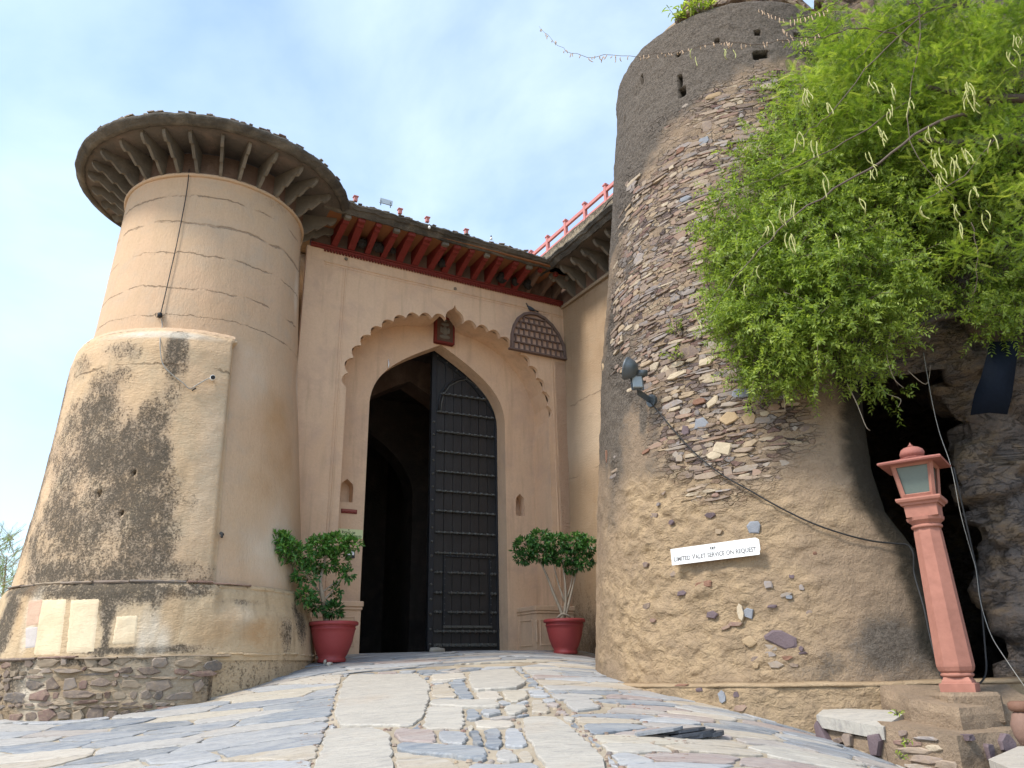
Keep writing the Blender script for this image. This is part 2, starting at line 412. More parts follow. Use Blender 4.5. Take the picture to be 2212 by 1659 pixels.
MT['plinthstone'] = stones('dark rubble stone', [(.15, .115, .10), (.23, .19, .16), (.30, .24, .17), (.20, .12, .105), (.12, .115, .115), (.30, .24, .17), (.18, .14, .12), (.26, .22, .19), (.13, .10, .09)])
MT['mortar'] = plaster('lime mortar', (.38, .32, .24), (.28, .23, .165), (.44, .375, .285), bumpd=.02, streak=.2)
MT['mud'] = plaster('mud mortar', (.34, .245, .15), (.29, .21, .13), (.40, .30, .19), bumpd=.03, streak=.4)
MT['slate'] = paving('blue grey slate paving', [(.235, .248, .265), (.165, .18, .198), (.29, .295, .30), (.36, .34, .31), (.21, .23, .252), (.33, .29, .255), (.39, .33, .25), (.18, .20, .225), (.34, .345, .35), (.30, .235, .21)], (.48, .455, .41), .42)
MT['cream'] = paving('cream limestone paving', [(.42, .37, .29), (.45, .40, .33), (.39, .36, .31)], (.50, .46, .39), .5)
MT['eave'] = plaster('weathered eave stone', (.12, .105, .085), (.055, .05, .043), (.22, .19, .15), dark=(.03, .03, .028), bumpd=.03, streak=.3)
MT['corbel'] = plaster('pale stained corbel', (.19, .165, .13), (.125, .11, .09), (.25, .215, .17), dark=(.05, .045, .04), bumpd=.01, streak=.5)
MT['red'] = plain('oxblood paint', (.17, .022, .017), .6, .3, .35, 5, .006)
MT['redtrim'] = plain('dark red trim', (.17, .03, .022), .7, .2, .4, 9)
MT['soffit'] = plain('orange brown soffit', (.25, .105, .045), .8, .15, .3, 3)
MT['frieze'] = plaster('brown frieze', (.17, .10, .07), (.12, .085, .065), (.22, .15, .11), streak=.4)
MT['ringsoffit'] = plaster('grey brown soffit', (.13, .11, .09), (.09, .078, .066), (.19, .14, .11), streak=.1)
MT['rail'] = plain('pink red painted rail', (.52, .20, .17), .55, .3, .12)
MT['lamp'] = plain('pink sandstone paint', (.33, .15, .11), .82, .12, .4, 2.2, .006)
MT['lampdark'] = plain('dusty red stone', (.30, .12, .095), .8, .2, .3, 8, .006)
MT['pot'] = plain('red glazed planter', (.27, .042, .042), .5, .35, .18, 2.5, .003)
MT['soil'] = plain('soil', (.08, .055, .04), .95, .05, .4, 20, .02)
MT['bark'] = plain('pale bark', (.34, .28, .21), .9, .1, .35, 14, .01)
MT['darkbark'] = plain('dark bark', (.10, .08, .065), .9, .1, .4, 10, .02)
MT['twig'] = plain('reddish twig', (.13, .10, .08), .9, .1, .3, 10)
MT['wood'] = plain('black aged timber', (.020, .019, .019), .45, .5, .6, 5, .008)
MT['wood2'] = plain('black timber frame', (.017, .018, .021), .5, .4, .4, 7, .006)
MT['iron'] = plain('greyed iron strap', (.10, .098, .085), .5, .5, .4, 9, .003, .2)
MT['lattice'] = plain('weathered grey wood', (.17, .12, .10), .85, .1, .4, 16, .008)
MT['cable'] = plain('black cable', (.02, .02, .02), .6, .3)
MT['whitecable'] = plain('grey white cable', (.30, .29, .26), .6, .3)
MT['white'] = plain('white enamel', (.82, .82, .80), .4, .4, .03)
MT['ink'] = plain('pale grey lettering', (.13, .125, .125), .6, .2, .03)
MT['blackink'] = plain('black lettering', (.05, .05, .05), .6, .2, .03)
MT['yellowsign'] = plain('pale green yellow board', (.66, .70, .38), .5, .3, .05)
MT['greenink'] = plain('dark green lettering', (.06, .12, .05), .5, .3, .03)
MT['metal'] = plain('grey painted metal', (.10, .115, .125), .45, .5, .25, 12, .002, .4)
MT['palemetal'] = plain('pale grey metal', (.30, .33, .33), .4, .5, .2, 12, .002, .3)
MT['glass'] = plain('frosted lantern glass', (.09, .12, .105), .25, .6, .2, 7, .001)
MT['bulb'] = plain('white glass bulb', (.78, .77, .70), .15, .7, .03)
MT['carve'] = plain('dark carved stone', (.10, .055, .035), .7, .3, .5, 15, .01)
MT['pigeon'] = plain('slate blue feathers', (.05, .06, .075), .6, .3, .4, 18)
MT['nest'] = plain('dark nest', (.035, .03, .027), .95, .05, .5, 20, .02)
MT['pod'] = plain('yellow green pod', (.36, .36, .13), .5, .3, .25, 10)
MT['drypod'] = plain('dry tan pod', (.50, .36, .24), .7, .2, .25, 10)
MT['navy'] = plain('navy sheet', (.004, .007, .014), .8, .15, .3, 4, .01)
MT['clip'] = plain('grey plastic', (.12, .12, .13), .5, .3)
MT['ficus'] = leafmat('glossy ficus leaves', [(.035, .10, .028), (.06, .17, .04), (.11, .26, .05), (.20, .36, .07)], .2, .35)
MT['bush'] = leafmat('creeper leaves', [(.05, .10, .02), (.13, .20, .035), (.29, .37, .07), (.56, .60, .18)], .45, .5)
MT['fern'] = leafmat('feathery acacia leaves', [(.07, .13, .02), (.17, .25, .035), (.34, .42, .07), (.58, .60, .15)], .5, .5)

def rockmat():
    k = M('cliff rock', .85, .25); v = k.co()
    big = k.noise(v, 1.4, 6, .65, .6); med = k.noise(k.co(scale=(1, 1, 2.2)), 5, 7, .7, .6); fine = k.noise(v, 28, 5, .7)
    c = k.ramp(k.math('ADD', k.math('MULTIPLY', big, .7), k.math('MULTIPLY', med, .4)), [(.3, (.035, .033, .037)), (.45, (.09, .08, .075)), (.55, (.14, .115, .10)), (.66, (.21, .15, .095)), (.8, (.07, .055, .05))])
    rn = k.noise(k.co(scale=(1, 1, 2.6)), 2.6, 8, .68, 1.0); ck = k.math('ABSOLUTE', k.math('SUBTRACT', rn, .5)); c = k.mix(k.sstep(ck, 0, .008, .5, 0), c, (.03, .028, .025))
    c = k.mix(k.sstep(fine, .5, .75, 0, .5), c, (.08, .07, .06))
    return k.fin(c, k.bump(k.math('ADD', k.math('MULTIPLY', med, 1.5), k.math('ADD', fine, k.sstep(ck, 0, .02, -.7, 0))), .03, 1.))
MT['rock'] = rockmat()

# ================================================================== GROUND
def nonuni(lo, hi, near, far):
    a = list(np.arange(-near, near+.01, 3.0)); x = near; st = 5
    while x < far: x += st; st *= 1.6; a = [-x]+a+[x]
    return np.array(a)
gx = nonuni(0, 0, 18, 3500); GX, GY = np.meshgrid(gx, gx)
gzz = np.clip(np.where((abs(GX) < 9) & (GY < 20) & (GY > -6), gz(GX, GY), -.6), -.6, 1.8)-.35
tag(mk('ground', np.stack([GX, GY, gzz], -1), grid_faces(len(gx), len(gx)), MT['mud'], smooth=True), kind='structure')

xs = np.arange(-9, 6.9, .07); ys = np.arange(3.4, 17.6, .07); PX, PY = np.meshgrid(xs, ys)
PZ = gz(PX, PY)-.012+.022*(fbm(np.stack([PX*2.2, PY*2.2, PX*0], -1), 4)-.5)+.012*(fbm(np.stack([PX*12, PY*12, PX*0], -1), 3, 5)-.5)
pave = tag(mk('pavement', np.stack([PX, PY, PZ], -1), grid_faces(len(ys), len(xs)), MT['mortar'], smooth=True), kind='structure')

def clip(poly, n, d):      # keep points with n.p <= d
    o = []
    for i in range(len(poly)):
        a = poly[i]; b = poly[(i+1) % len(poly)]; fa = n@a-d; fb = n@b-d
        if fa <= 0: o.append(a)
        if (fa < 0 < fb) or (fb < 0 < fa): o.append(a+(b-a)*(fa/(fa-fb)))
    return o
def area(p): p = np.array(p); x, y = p[:, 0], p[:, 1]; return .5*abs(x@np.roll(y, -1)-y@np.roll(x, -1))
def hull_halfplanes(poly):
    poly = [np.array(p, float) for p in poly]; A = sum(poly[i][0]*poly[(i+1) % len(poly)][1]-poly[(i+1) % len(poly)][0]*poly[i][1] for i in range(len(poly)))
    if A < 0: poly = poly[::-1]
    r = []
    for i in range(len(poly)):
        a = poly[i]; b = poly[(i+1) % len(poly)]; e = b-a; n = np.array([e[1], -e[0]])/(np.linalg.norm(e)+1e-9); r.append((n, n@a))
    return r, poly
c6 = lambda X, Y: (662.4+.3125*X, 1324.9+.3125*Y)
SLABS = [('cream', [(300, 430), (770, 420), (862, 500), (850, 610), (800, 740), (730, 785), (215, 788), (188, 700), (222, 540), (250, 470)]),
 ('cream', [(140, 803), (480, 795), (597, 850), (597, 1120), (20, 1120), (85, 960)]),
 ('cream', [(1130, 402), (1430, 382), (1527, 490), (1450, 527), (1150, 543), (1108, 470)]),
 ('cream', [(838, 650), (1088, 658), (1097, 800), (792, 798)]),
 ('cream', [(850, 606), (1295, 602), (1352, 655), (1100, 655), (842, 643)]),
 ('cream', [(1478, 720), (1560, 702), (1720, 703), (1870, 820), (2050, 1000), (2080, 1120), (1660, 1120), (1560, 940), (1500, 840)]),
 ('cream', [(1163, 548), (1320, 537), (1366, 592), (1300, 598), (1182, 600)]),
 ('cream', [(1342, 540), (1520, 537), (1537, 590), (1430, 622), (1372, 598)]),
 ('slate', [(868, 502), (975, 492), (1045, 585), (855, 580)]), ('slate', [(990, 490), (1098, 490), (1168, 598), (1062, 603)]),
 ('cream', [(1372, 642), (1515, 637), (1536, 670), (1420, 712), (1362, 682)]), ('cream', [(1150, 748), (1418, 747), (1448, 788), (1170, 798)]),
 ('slate', [(604, 812), (885, 812), (918, 897), (620, 897)]), ('slate', [(892, 822), (1108, 827), (1118, 908), (932, 903)]),
 ('slate', [(1127, 822), (1208, 822), (1222, 928), (1132, 913)]), ('slate', [(1228, 812), (1338, 803), (1357, 938), (1237, 943)]),
 ('slate', [(1372, 803), (1478, 803), (1537, 928), (1372, 938)]), ('slate', [(622, 908), (1243, 932), (1247, 1028), (604, 955)]),
 ('slate', [(604, 965), (1000, 1012), (1080, 1110), (604, 1110)]), ('slate', [(1302, 953), (1438, 953), (1468, 1036), (1302, 1033)]),
 ('slate', [(1452, 953), (1528, 953), (1588, 1028), (1482, 1038)]), ('slate', [(1110, 1048), (1605, 1048), (1640, 1120), (1110, 1120)]),
 ('slate', [(1543, 612), (1618, 603), (1697, 687), (1563, 692)]), ('slate', [(1763, 603), (1948, 593), (2045, 657), (1853, 687)]),
 ('cream', [(860, 425), (1090, 412), (1105, 455), (870, 470)]), ('slate', [(1100, 668), (1180, 665), (1215, 735), (1105, 740)]),
 ('slate', [(1190, 672), (1350, 670), (1340, 700), (1225, 715)]), ('slate', [(1225, 730), (1400, 712), (1470, 722), (1300, 738)])]
slab_w = []
for kind, poly in SLABS:
    P = []
    for p in poly:
        w = onground(*c6(*p)); P.append(w[:2])
    slab_w.append((kind, P, hull_halfplanes(P)))
rot2 = lambda a: np.array([[cos(a), sin(a)], [-sin(a), cos(a)]])
gv = lambda u, v: (G(u, v, 0)[0], G(u, v, 0)[1])
ZONES = [  # polygon, length, width, direction
 ([(-9, 4.2), (-1.12, 4.2), (-2.42, 11.35), (-9, 11.35)], .95, .33, radians(-7)),
 ([(.86, 4.2), (6.6, 4.2), (6.6, 12.6), (.5, 12.35), (.03, 11.5)], .66, .27, radians(6)),
 ([(-1.12, 4.2), (.86, 4.2), (.03, 11.5), (-2.42, 11.35)], .30, .20, radians(3)),
 ([(-9, 11.35), (-2.42, 11.35), (.4, 12.3), (4.0, 13.5), gv(6, -.68), gv(-4, -.68)], 1.15, .26, radians(24))]
cells = []
for zi, (zp, Ln, Wd, an) in enumerate(ZONES):
    hp, zpl = hull_halfplanes(zp); Mx = np.diag([1/Ln, 1/Wd])@rot2(an); Mi = np.linalg.inv(Mx)
    Q = np.array([Mx@p for p in zpl]); lo, hi = Q.min(0), Q.max(0); seeds = []
    j = 0
    yv = lo[1]
    while yv < hi[1]:
        xv = lo[0]+(.5*(j % 2))+RNG.uniform(-.2, .2)
        while xv < hi[0]:
            s = np.array([xv+RNG.uniform(-.30, .30), yv+RNG.uniform(-.32, .32)]); w = Mi@s
            if all(n@w < d+.05 for n, d in hp): seeds.append(s)
            xv += RNG.uniform(.6, 1.5)
        yv += 1; j += 1
    seeds = np.array(seeds)
    for s in seeds:
        w = Mi@s
        if np.hypot(*(w-CL)) < 2.15 or np.hypot(*(w-CRT)) < 2.7: continue
        ctr = np.array([w[0], w[1], gz(w[0], w[1])])-CAM; dz = ctr@FW
        if dz < 2: continue
        px = CX+FPX*(ctr@CR)/dz; py = CY-FPX*(ctr@CU)/dz
        if not (-180 < px < 2400 and py < 1820): continue
        if any(all(n@w < d for n, d in h[2][0]) for h in slab_w): continue
        dd = np.linalg.norm(seeds-s, axis=1); nb = np.argsort(dd)[1:18]
        poly = [s+np.array(q) for q in ((-2, -2), (2, -2), (2, 2), (-2, 2))]
        for k in nb:
            n = seeds[k]-s; poly = clip(poly, n, n@((seeds[k]+s)/2))
            if len(poly) < 3: break
        if len(poly) < 3: continue
        poly = [Mi@p for p in poly]
        for n, d in hp:
            poly = clip(poly, n, d)
            if len(poly) < 3: break
        for kind, P, (h, _) in slab_w:
            if len(poly) < 3: break
            c = np.mean(P, 0)
            if np.linalg.norm(c-w) > 3: continue
            best = max(h, key=lambda q: q[0]@w-q[1]); n, d = best
            if n@w-d > 0: poly = clip(poly, -n, -(d+.012))
        if len(poly) < 3 or area(poly) < .012: continue
        cells.append((poly, 'slate' if RNG.random() > .14 else 'cream', zi))
for kind, P, _ in slab_w: cells.append(([np.array(p) for p in P], kind, 9))
def roughen(poly, seed, step=.07, amp=.017, shrink=.016):
    P = np.array(poly); c = P.mean(0)
    x, y = P[:, 0], P[:, 1]
    if x@np.roll(y, -1)-y@np.roll(x, -1) < 0: P = P[::-1]
    # inset along the edge normals, then round the corners
    n = len(P); Q = []
    for i in range(n):
        a, b, c2 = P[i-1], P[i], P[(i+1) % n]
        e1 = (b-a)/(np.linalg.norm(b-a)+1e-9); e2 = (c2-b)/(np.linalg.norm(c2-b)+1e-9)
        nn = np.array([-e1[1]-e2[1], e1[0]+e2[0]]); l = np.linalg.norm(nn)
        Q.append(b+nn/(l+1e-9)*shrink*1.1)
    P = np.array(Q); n = len(P); R = []
    for i in range(n):
        a, b = P[i], P[(i+1) % n]; L = np.linalg.norm(b-a)
        if L < .03: R.append((a+b)/2); continue
        t = min(.3, .05/L); k = max(1, int(L*(1-2*t)/step))
        for q in range(k+1): R.append(a+(b-a)*(t+(1-2*t)*q/k))
    R = np.array(R); rr = np.random.default_rng(seed)
    off = (rr.random((len(R), 2))-.5)*2*amp
    return R+off
def slab_mesh(bb, poly, seed, base=0.):
    R = roughen(poly, seed, shrink=.013 if base else .021); n = len(R)
    if n < 4: return
    rr = np.random.default_rng(seed+5); h = base*.6+rr.uniform(.000, .012); tl = rr.normal(0, .007, 2); c = R.mean(0)
    V = []; F = []
    def zt(p, k): return float(gz(p[0], p[1]))+h*k+float((p-c)@tl)
    for p in R: V.append((p[0], p[1], float(gz(*p))-.05))
    for p in R: V.append((p[0], p[1], zt(p, .3)))
    for p in R: q = c+(p-c)*(1-.012/max(.1, np.linalg.norm(p-c))); V.append((q[0], q[1], zt(q, 1)))
    for p in R: q = c+(p-c)*.55; V.append((q[0], q[1], zt(q, 1)))
    V.append((c[0], c[1], zt(c, 1)))
    for L in range(3):
        for i in range(n): j = (i+1) % n; F.append((L*n+i, L*n+j, (L+1)*n+j, (L+1)*n+i))
    for i in range(n): F.append((3*n+i, 3*n+(i+1) % n, 4*n))
    bb.add(V, F, rr.random())
def projarea(poly):
    P = []
    for p in poly:
        q = np.array([p[0], p[1], float(gz(*p))])-CAM; z = max(q@FW, .5); P.append((FPX*(q@CR)/z, FPX*(q@CU)/z))
    return area(P)
cells.sort(key=lambda c: -projarea(c[0])-(1e9 if c[2] == 9 else 0))
rest = B()
for i, (poly, kind, zi) in enumerate(cells):
    if i < 296:
        b = B(); slab_mesh(b, poly, i, .012 if zi == 9 else 0)
        if b.V: b.obj('paving_stone', MT[kind], pave)
    else: slab_mesh(rest, poly, i)
if rest.V: tag(rest.obj('paving_stone', MT['slate'], pave, attr=True), kind='stuff')
# cobble chips filling the joints
chips = B()
for i in range(1500):
    px, py = RNG.uniform(640, 1500), RNG.uniform(1455, 1680)
    w = onground(px, py)
    if w is None: continue
    if any(all(n@w[:2] < d+.01 for n, d in h[2][0]) for h in slab_w): continue
    r = RNG.uniform(.008, .024); a0 = RNG.uniform(0, 6)
    V = [(w[0]+r*1.3*cos(a0+k*1.047), w[1]+r*sin(a0+k*1.047), w[2]-.01) for k in range(6)]+[(w[0]+r*.8*cos(a0+k*1.047), w[1]+r*.6*sin(a0+k*1.047), w[2]+r*.35) for k in range(6)]
    chips.add(V, [(k, (k+1) % 6, 6+(k+1) % 6, 6+k) for k in range(6)]+[tuple(range(6, 12))], RNG.random())
tag(chips.obj('joint_chip', MT['stone'], pave, attr=True), kind='stuff')

# ================================================================== CURVED WALLS
def revolve(name, cen, a0, a1, z0, z1, Rf, mat, parent, da=.03, dz=.03, disp=None, attrs=None, extra=None):
    """a0,a1 in degrees"""
    zs = np.linspace(z0, z1, max(2, int((z1-z0)/dz)+1)); Rm = Rf((z0+z1)/2)
    an = np.radians(np.linspace(a0, a1, max(3, int(abs(radians(a1-a0))*Rm/da)+1)))
    A, Z = np.meshgrid(an, zs); R = np.vectorize(Rf)(Z) if not isinstance(Rf(np.array([z0, z1])), np.ndarray) else Rf(Z)
    P = np.stack([cen[0]+R*np.cos(A), cen[1]+R*np.sin(A), Z], -1)
    if disp is not None: R = R+disp(A, Z, P)
    P = np.stack([cen[0]+R*np.cos(A), cen[1]+R*np.sin(A), Z], -1)
    at = {k: f(A, Z, P) for k, f in (attrs or {}).items()}
    return mk(name, P, grid_faces(len(zs), len(an)), mat, parent, smooth=True, uv=np.stack([A*Rm, Z], -1).reshape(-1, 2), attrs=at)
def prof(pts):
    z = [p[0] for p in pts]; r = [p[1] for p in pts]
    return lambda q: np.interp(q, z, r)
def blobs(cen, Rf, lst):
    """lst of (px,py,half width m,half height m,amount) turned into patches fixed on the wall"""
    C = []
    for px, py, rw, rz, am in lst:
        a, z, p = cylhit(px, py, cen, Rf); C.append((a, z, rw, rz, am))
    def f(A, Z, P):
        o = np.zeros_like(A); WB = (fbm(P*1.9, 4, 12)-.5)*.9
        for a, z, rw, rz, am in C:
            R = Rf(z); d = np.sqrt((((A-a+pi) % (2*pi)-pi)*R/rw)**2+((Z-z)/rz)**2)*(1+WB)
            o = np.maximum(o, am*(1-smooth(.25, 1.6, d)))
        n = fbm(P*2.2, 4, 3)-.5
        return np.clip(o*(.62+.75*fbm(P*1.3, 3, 8))+(o > .02)*n*1.1*np.minimum(1, o*2.2), 0, 1.1)
    return f

# ---------------------------------------------------------------- left round tower
LT = thing('round_tower', (CL[0], CL[1], 1.0), 'plastered round tower with a wide bracketed eave and black stained jacket, left of the gate', 'tower')
R_up = prof([(1.8, 2.12), (2.75, 2.04), (3.36, 1.97), (5.1, 1.80), (6.5, 1.665), (6.82, 1.65), (7.65, 1.60), (8.46, 1.56), (9.43, 1.525), (9.9, 1.51)])
R_jk = prof([(2.7, 2.10), (3.36, 2.05), (3.98, 1.985), (5.14, 1.93), (6.15, 1.90), (6.40, 1.86), (6.47, 1.80), (6.50, 1.66)])
lump = lambda amp, sc, seed=0, o=4: (lambda A, Z, P: amp*(fbm(P*sc, o, seed)-.5)*2)
revolve('wall', CL, -185, 75, 2.6, 9.9, R_up, MT['tower_up'], LT, .05, .05, lambda A, Z, P: .022*(fbm(P*1.6, 5, 2)-.5)+.008*(fbm(P*np.array([9, 9, 4]), 3, 4)-.5),
        {'stain': blobs(CL, R_up, [(655, 560, .3, 1., .8), (668, 480, .3, .8, .95), (600, 430, .5, .25, .5), (640, 460, .35, .25, .45), (300, 385, .5, .12, .4)]),
         'pale': blobs(CL, R_up, [(650, 860, .3, .45, .75), (640, 640, .12, .5, .6), (590, 1180, .45, .7, .55), (540, 800, .3, .5, .35)]),
         'ochre': blobs(CL, R_up, [(600, 940, .5, .7, .5), (655, 880, .07, .35, 1.), (560, 1080, .4, .5, .4), (480, 640, .8, .5, .18)])})
jstain = [(45, 1150, .5, .8, .9), (75, 950, .4, .8, .8), (130, 860, .5, .5, .75), (160, 960, .8, .8, .8), (60, 1050, .6, 1.5, .8), (100, 1000, .6, 1.2, .85), (170, 1080, .9, 1.3, .95), (250, 1130, .9, 1.2, .95), (210, 890, .5, .5, .95), (330, 1000, .35, .9, .9), (345, 900, .3, .5, 1.), (380, 770, .2, .5, 1.), (370, 860, .2, .5, .95), (230, 830, .5, .4, .7), (260, 760, .5, .25, .45), (350, 1150, .3, .9, .9), (200, 1230, 1.6, .25, 1.), (100, 1180, .8, .6, .8), (440, 1258, .3, .06, .8), (300, 960, .4, .5, .75), (170, 800, .5, .3, .5)]
holes_l = [cylhit(213, 1065, CL, R_jk)[:2], cylhit(290, 1020, CL, R_jk)[:2], cylhit(262, 1110, CL, R_jk)[:2]]
def jdisp(A, Z, P):
    d = .03*(fbm(P*1.3, 5, 9)-.5)+.020*(fbm(P*np.array([8, 8, 6]), 4, 4)-.5)
    for k, (a, z) in enumerate(holes_l):
        R = 2.0; s = .035 if k == 0 else .022; q = (abs(A-a)*R < s) & (abs(Z-z) < s*1.3); d = np.where(q, d-.12, d)
    e = (A-radians(-50.5))*1.9      # rounds off into the crease at its right end
    return d-(R_jk(Z)-R_up(Z)-.012)*smooth(-.07, .0, e)*(Z < 6.35)-.02*smooth(-.07, 0, e)*(Z >= 6.35)
revolve('outer_jacket', CL, -185, -50, 2.62, 6.50, R_jk, MT['tower_mid'], LT, .03, .03, jdisp, {'stain': blobs(CL, R_jk, jstain), 'pale': blobs(CL, R_jk, [(450, 1000, .2, 1., .25), (350, 722, .8, .06, .8)])})
# ledge lip on top of the jacket
b = B()
an = np.radians(np.arange(-185, -49, 2.0)); zt = 6.50
ring = []
for i, a in enumerate(an):
    j = .012*(RNG.random()-.5)
    for r, z in ((1.62, 6.54), (1.72+j, 6.535), (1.80+j, 6.50), (1.83+j, 6.44)): ring.append((CL[0]+r*cos(a), CL[1]+r*sin(a), z+j*.5))
b.add(ring, [(i*4+k, i*4+k+1, i*4+k+5, i*4+k+4) for i in range(len(an)-1) for k in range(3)])
b.obj('ledge', MT['tower_up'], LT, True)
R_bs = prof([(1.6, 2.31), (1.8, 2.30), (2.60, 2.20), (2.68, 2.165), (2.72, 2.11)])
bst = [(60, 1275, .8, .10, .9), (230, 1275, 1.2, .16, .95), (10, 1350, .25, .6, 1.), (235, 1310, .12, .35, .95), (228, 1380, .06, .3, .8), (300, 1285, .5, .15, .8), (340, 1300, .12, .3, .6), (410, 1275, .35, .1, .7), (300, 1405, .8, .05, .9), (30, 1300, .3, .4, .6), (385, 1400, .5, .05, .7), (265, 1290, .3, .2, .7), (520, 1300, .5, .06, .4), (620, 1370, .2, .3, .5), (650, 1340, .2, .4, .6)]
bpl = [(70, 1320, .12, .2, .9), (330, 1360, .10, .25, .7), (350, 1380, .1, .2, .8), (60, 1370, .07, .2, .7), (310, 1370, .08, .3, .6), (520, 1330, .3, .2, .3)]
boc = [(480, 1350, .4, .3, .55), (560, 1370, .4, .25, .7), (370, 1330, .15, .3, .4), (50, 1320, .12, .3, .4)]
bdisp = lambda A, Z, P: .03*(fbm(P*1.7, 5, 1)-.5)+.014*(fbm(P*9, 3, 4)-.5)-.05*smooth(-.02, .03, A-radians(-50))*smooth(2.2, 2.5, Z)
revolve('base_wall', CL, -190, 20, 1.72, 2.72, lambda z: R_bs(z), MT['tower_low'], LT, .03, .03, bdisp,
        {'stain': blobs(CL, R_bs, [q[:4]+(q[4]*1.35,) for q in bst]), 'pale': blobs(CL, R_bs, bpl), 'ochre': blobs(CL, R_bs, boc)})
# fresh cream repair patches in the base wall
def patch(name, corners, mat, off=.006, parent=LT, Rf=R_bs, cen=CL, lab=None):
    cs = [cylhit(x, y, cen, Rf) for x, y in corners]; N = 14; V = []
    (a0, z0, _), (a1, z1, _), (a2, z2, _), (a3, z3, _) = cs
    for i in range(N+1):
        for j in range(N+1):
            s, t = i/N, j/N; a = (a0*(1-s)+a1*s)*(1-t)+(a3*(1-s)+a2*s)*t; z = (z0*(1-s)+z1*s)*(1-t)+(z3*(1-s)+z2*s)*t
            e = min(i, N-i, j, N-j); a += RNG.normal(0, .0025)*(e == 0); z += RNG.normal(0, .005)*(e == 0)
            R = Rf(z); R = R+float(bdisp(np.array([a]), np.array([z]), np.array([[cen[0]+R*cos(a), cen[1]+R*sin(a), z]]))[0])+off-(.012 if e == 0 else 0); V.append((cen[0]+R*cos(a), cen[1]+R*sin(a), z))
    o = mk(name, V, grid_faces(N+1, N+1), mat, parent, True)
    if lab: o['label'] = lab
MT['repair'] = plaster('fresh cream plaster', (.72, .56, .36), (.76, .62, .42), (.66, .50, .32), bumpd=.008, streak=.3)
MT['repair2'] = plaster('pinkish plaster', (.58, .38, .27), (.60, .42, .29), (.54, .37, .26), bumpd=.008, streak=.35)
patch('repair_patch', [(90, 1292), (146, 1290), (131, 1418), (70, 1420)], MT['repair'])
patch('repair_patch', [(152, 1292), (217, 1290), (204, 1412), (140, 1416)], MT['repair'])
patch('repair_patch', [(250, 1330), (300, 1327), (295, 1392), (240, 1394)], MT['repair'])
patch('repair_patch', [(62, 1296), (92, 1292), (84, 1352), (55, 1356)], MT['repair2'], .003, lab='pinkish repair patch')
patch('repair_patch', [(55, 1354), (84, 1351), (78, 1400), (54, 1404)], plaster('grey patch', (.52, .46, .42), (.56, .5, .46), (.5, .45, .4), bumpd=.006), .003, lab='grey repair patch')
patch('repair_patch', [(655, 930), (672, 850), (672, 870), (660, 905)], MT['repair'], .004, Rf=R_up) if False else None
# ragged slate courses: one under the jacket, one capping the rough plinth
def course(cen, Rf, z, a0, a1, w, h, proud, mat, parent, name='slate_course', zj=.01):
    a = radians(a0)
    while a < radians(a1):
        R = Rf; L = RNG.uniform(*w); da = L/R; b = B(); n = 5; V = []; pr = proud*RNG.uniform(.5, 1.2); hh = h*RNG.uniform(.6, 1.2); zz = z+RNG.uniform(-zj, zj)
        for i in range(n+1):
            t = a+da*.97*i/n; r1 = R+pr*(1+RNG.uniform(-.35, .35)) 
            for r, q in ((R-.12, -hh/2), (r1-.012, -hh/2), (r1, 0), (r1-.015, hh/2), (R-.12, hh/2+.006)): V.append((cen[0]+r*cos(t), cen[1]+r*sin(t), zz+q+RNG.uniform(-.004, .004)))
        F = [(i*5+k, i*5+(k+1) % 5, i*5+5+(k+1) % 5, i*5+5+k) for i in range(n) for k in range(5)]+[(4, 3, 2, 1, 0), tuple(n*5+k for k in range(5))]
        b.add(V, F); b.obj(name, mat, parent); a += da
course(CL, 2.12, 2.715, -172, -50, (.3, .7), .035, .055, MT['plinthstone'], LT)
course(CL, 2.10, 2.665, -49, 10, (.3, .6), .07, .06, MT['tower_low'], LT, 'mortar_course')
course(CL, 2.31, 1.775, -172, -50, (.35, .9), .035, .075, MT['plinthstone'], LT)
course(CL, 2.28, 1.80, -49, 12, (.3, .7), .03, .05, MT['tower_low'], LT, 'mortar_course')
# rough stone plinth
R_pl = lambda z: 2.345+(1.8-z)*.05
revolve('plinth', CL, -190, -49.6, .55, 1.775, R_pl, MT['mud'], LT, .025, .025, lambda A, Z, P: .05*(fbm(P*np.array([5, 5, 9]), 5, 6)-.5)-.06*smooth(-.06, 0, (A-radians(-50))*2.3),
        {'pale': blobs(CL, R_pl, [(75, 1470, .25, .5, .5), (120, 1520, .3, .1, .5), (330, 1470, .6, .3, .35)]), 'stain': blobs(CL, R_pl, [(30, 1480, .3, .5, .7), (455, 1470, .15, .4, .8), (200, 1425, 1.2, .08, .7)])})
revolve('plinth', CL, -49.6, 20, 1.0, 1.785, lambda z: 2.28+(1.8-z)*.05, MT['tower_low'], LT, .04, .04, lambda A, Z, P: .03*(fbm(P*4, 4, 6)-.5), {'stain': lambda A, Z, P: .45+0*A})

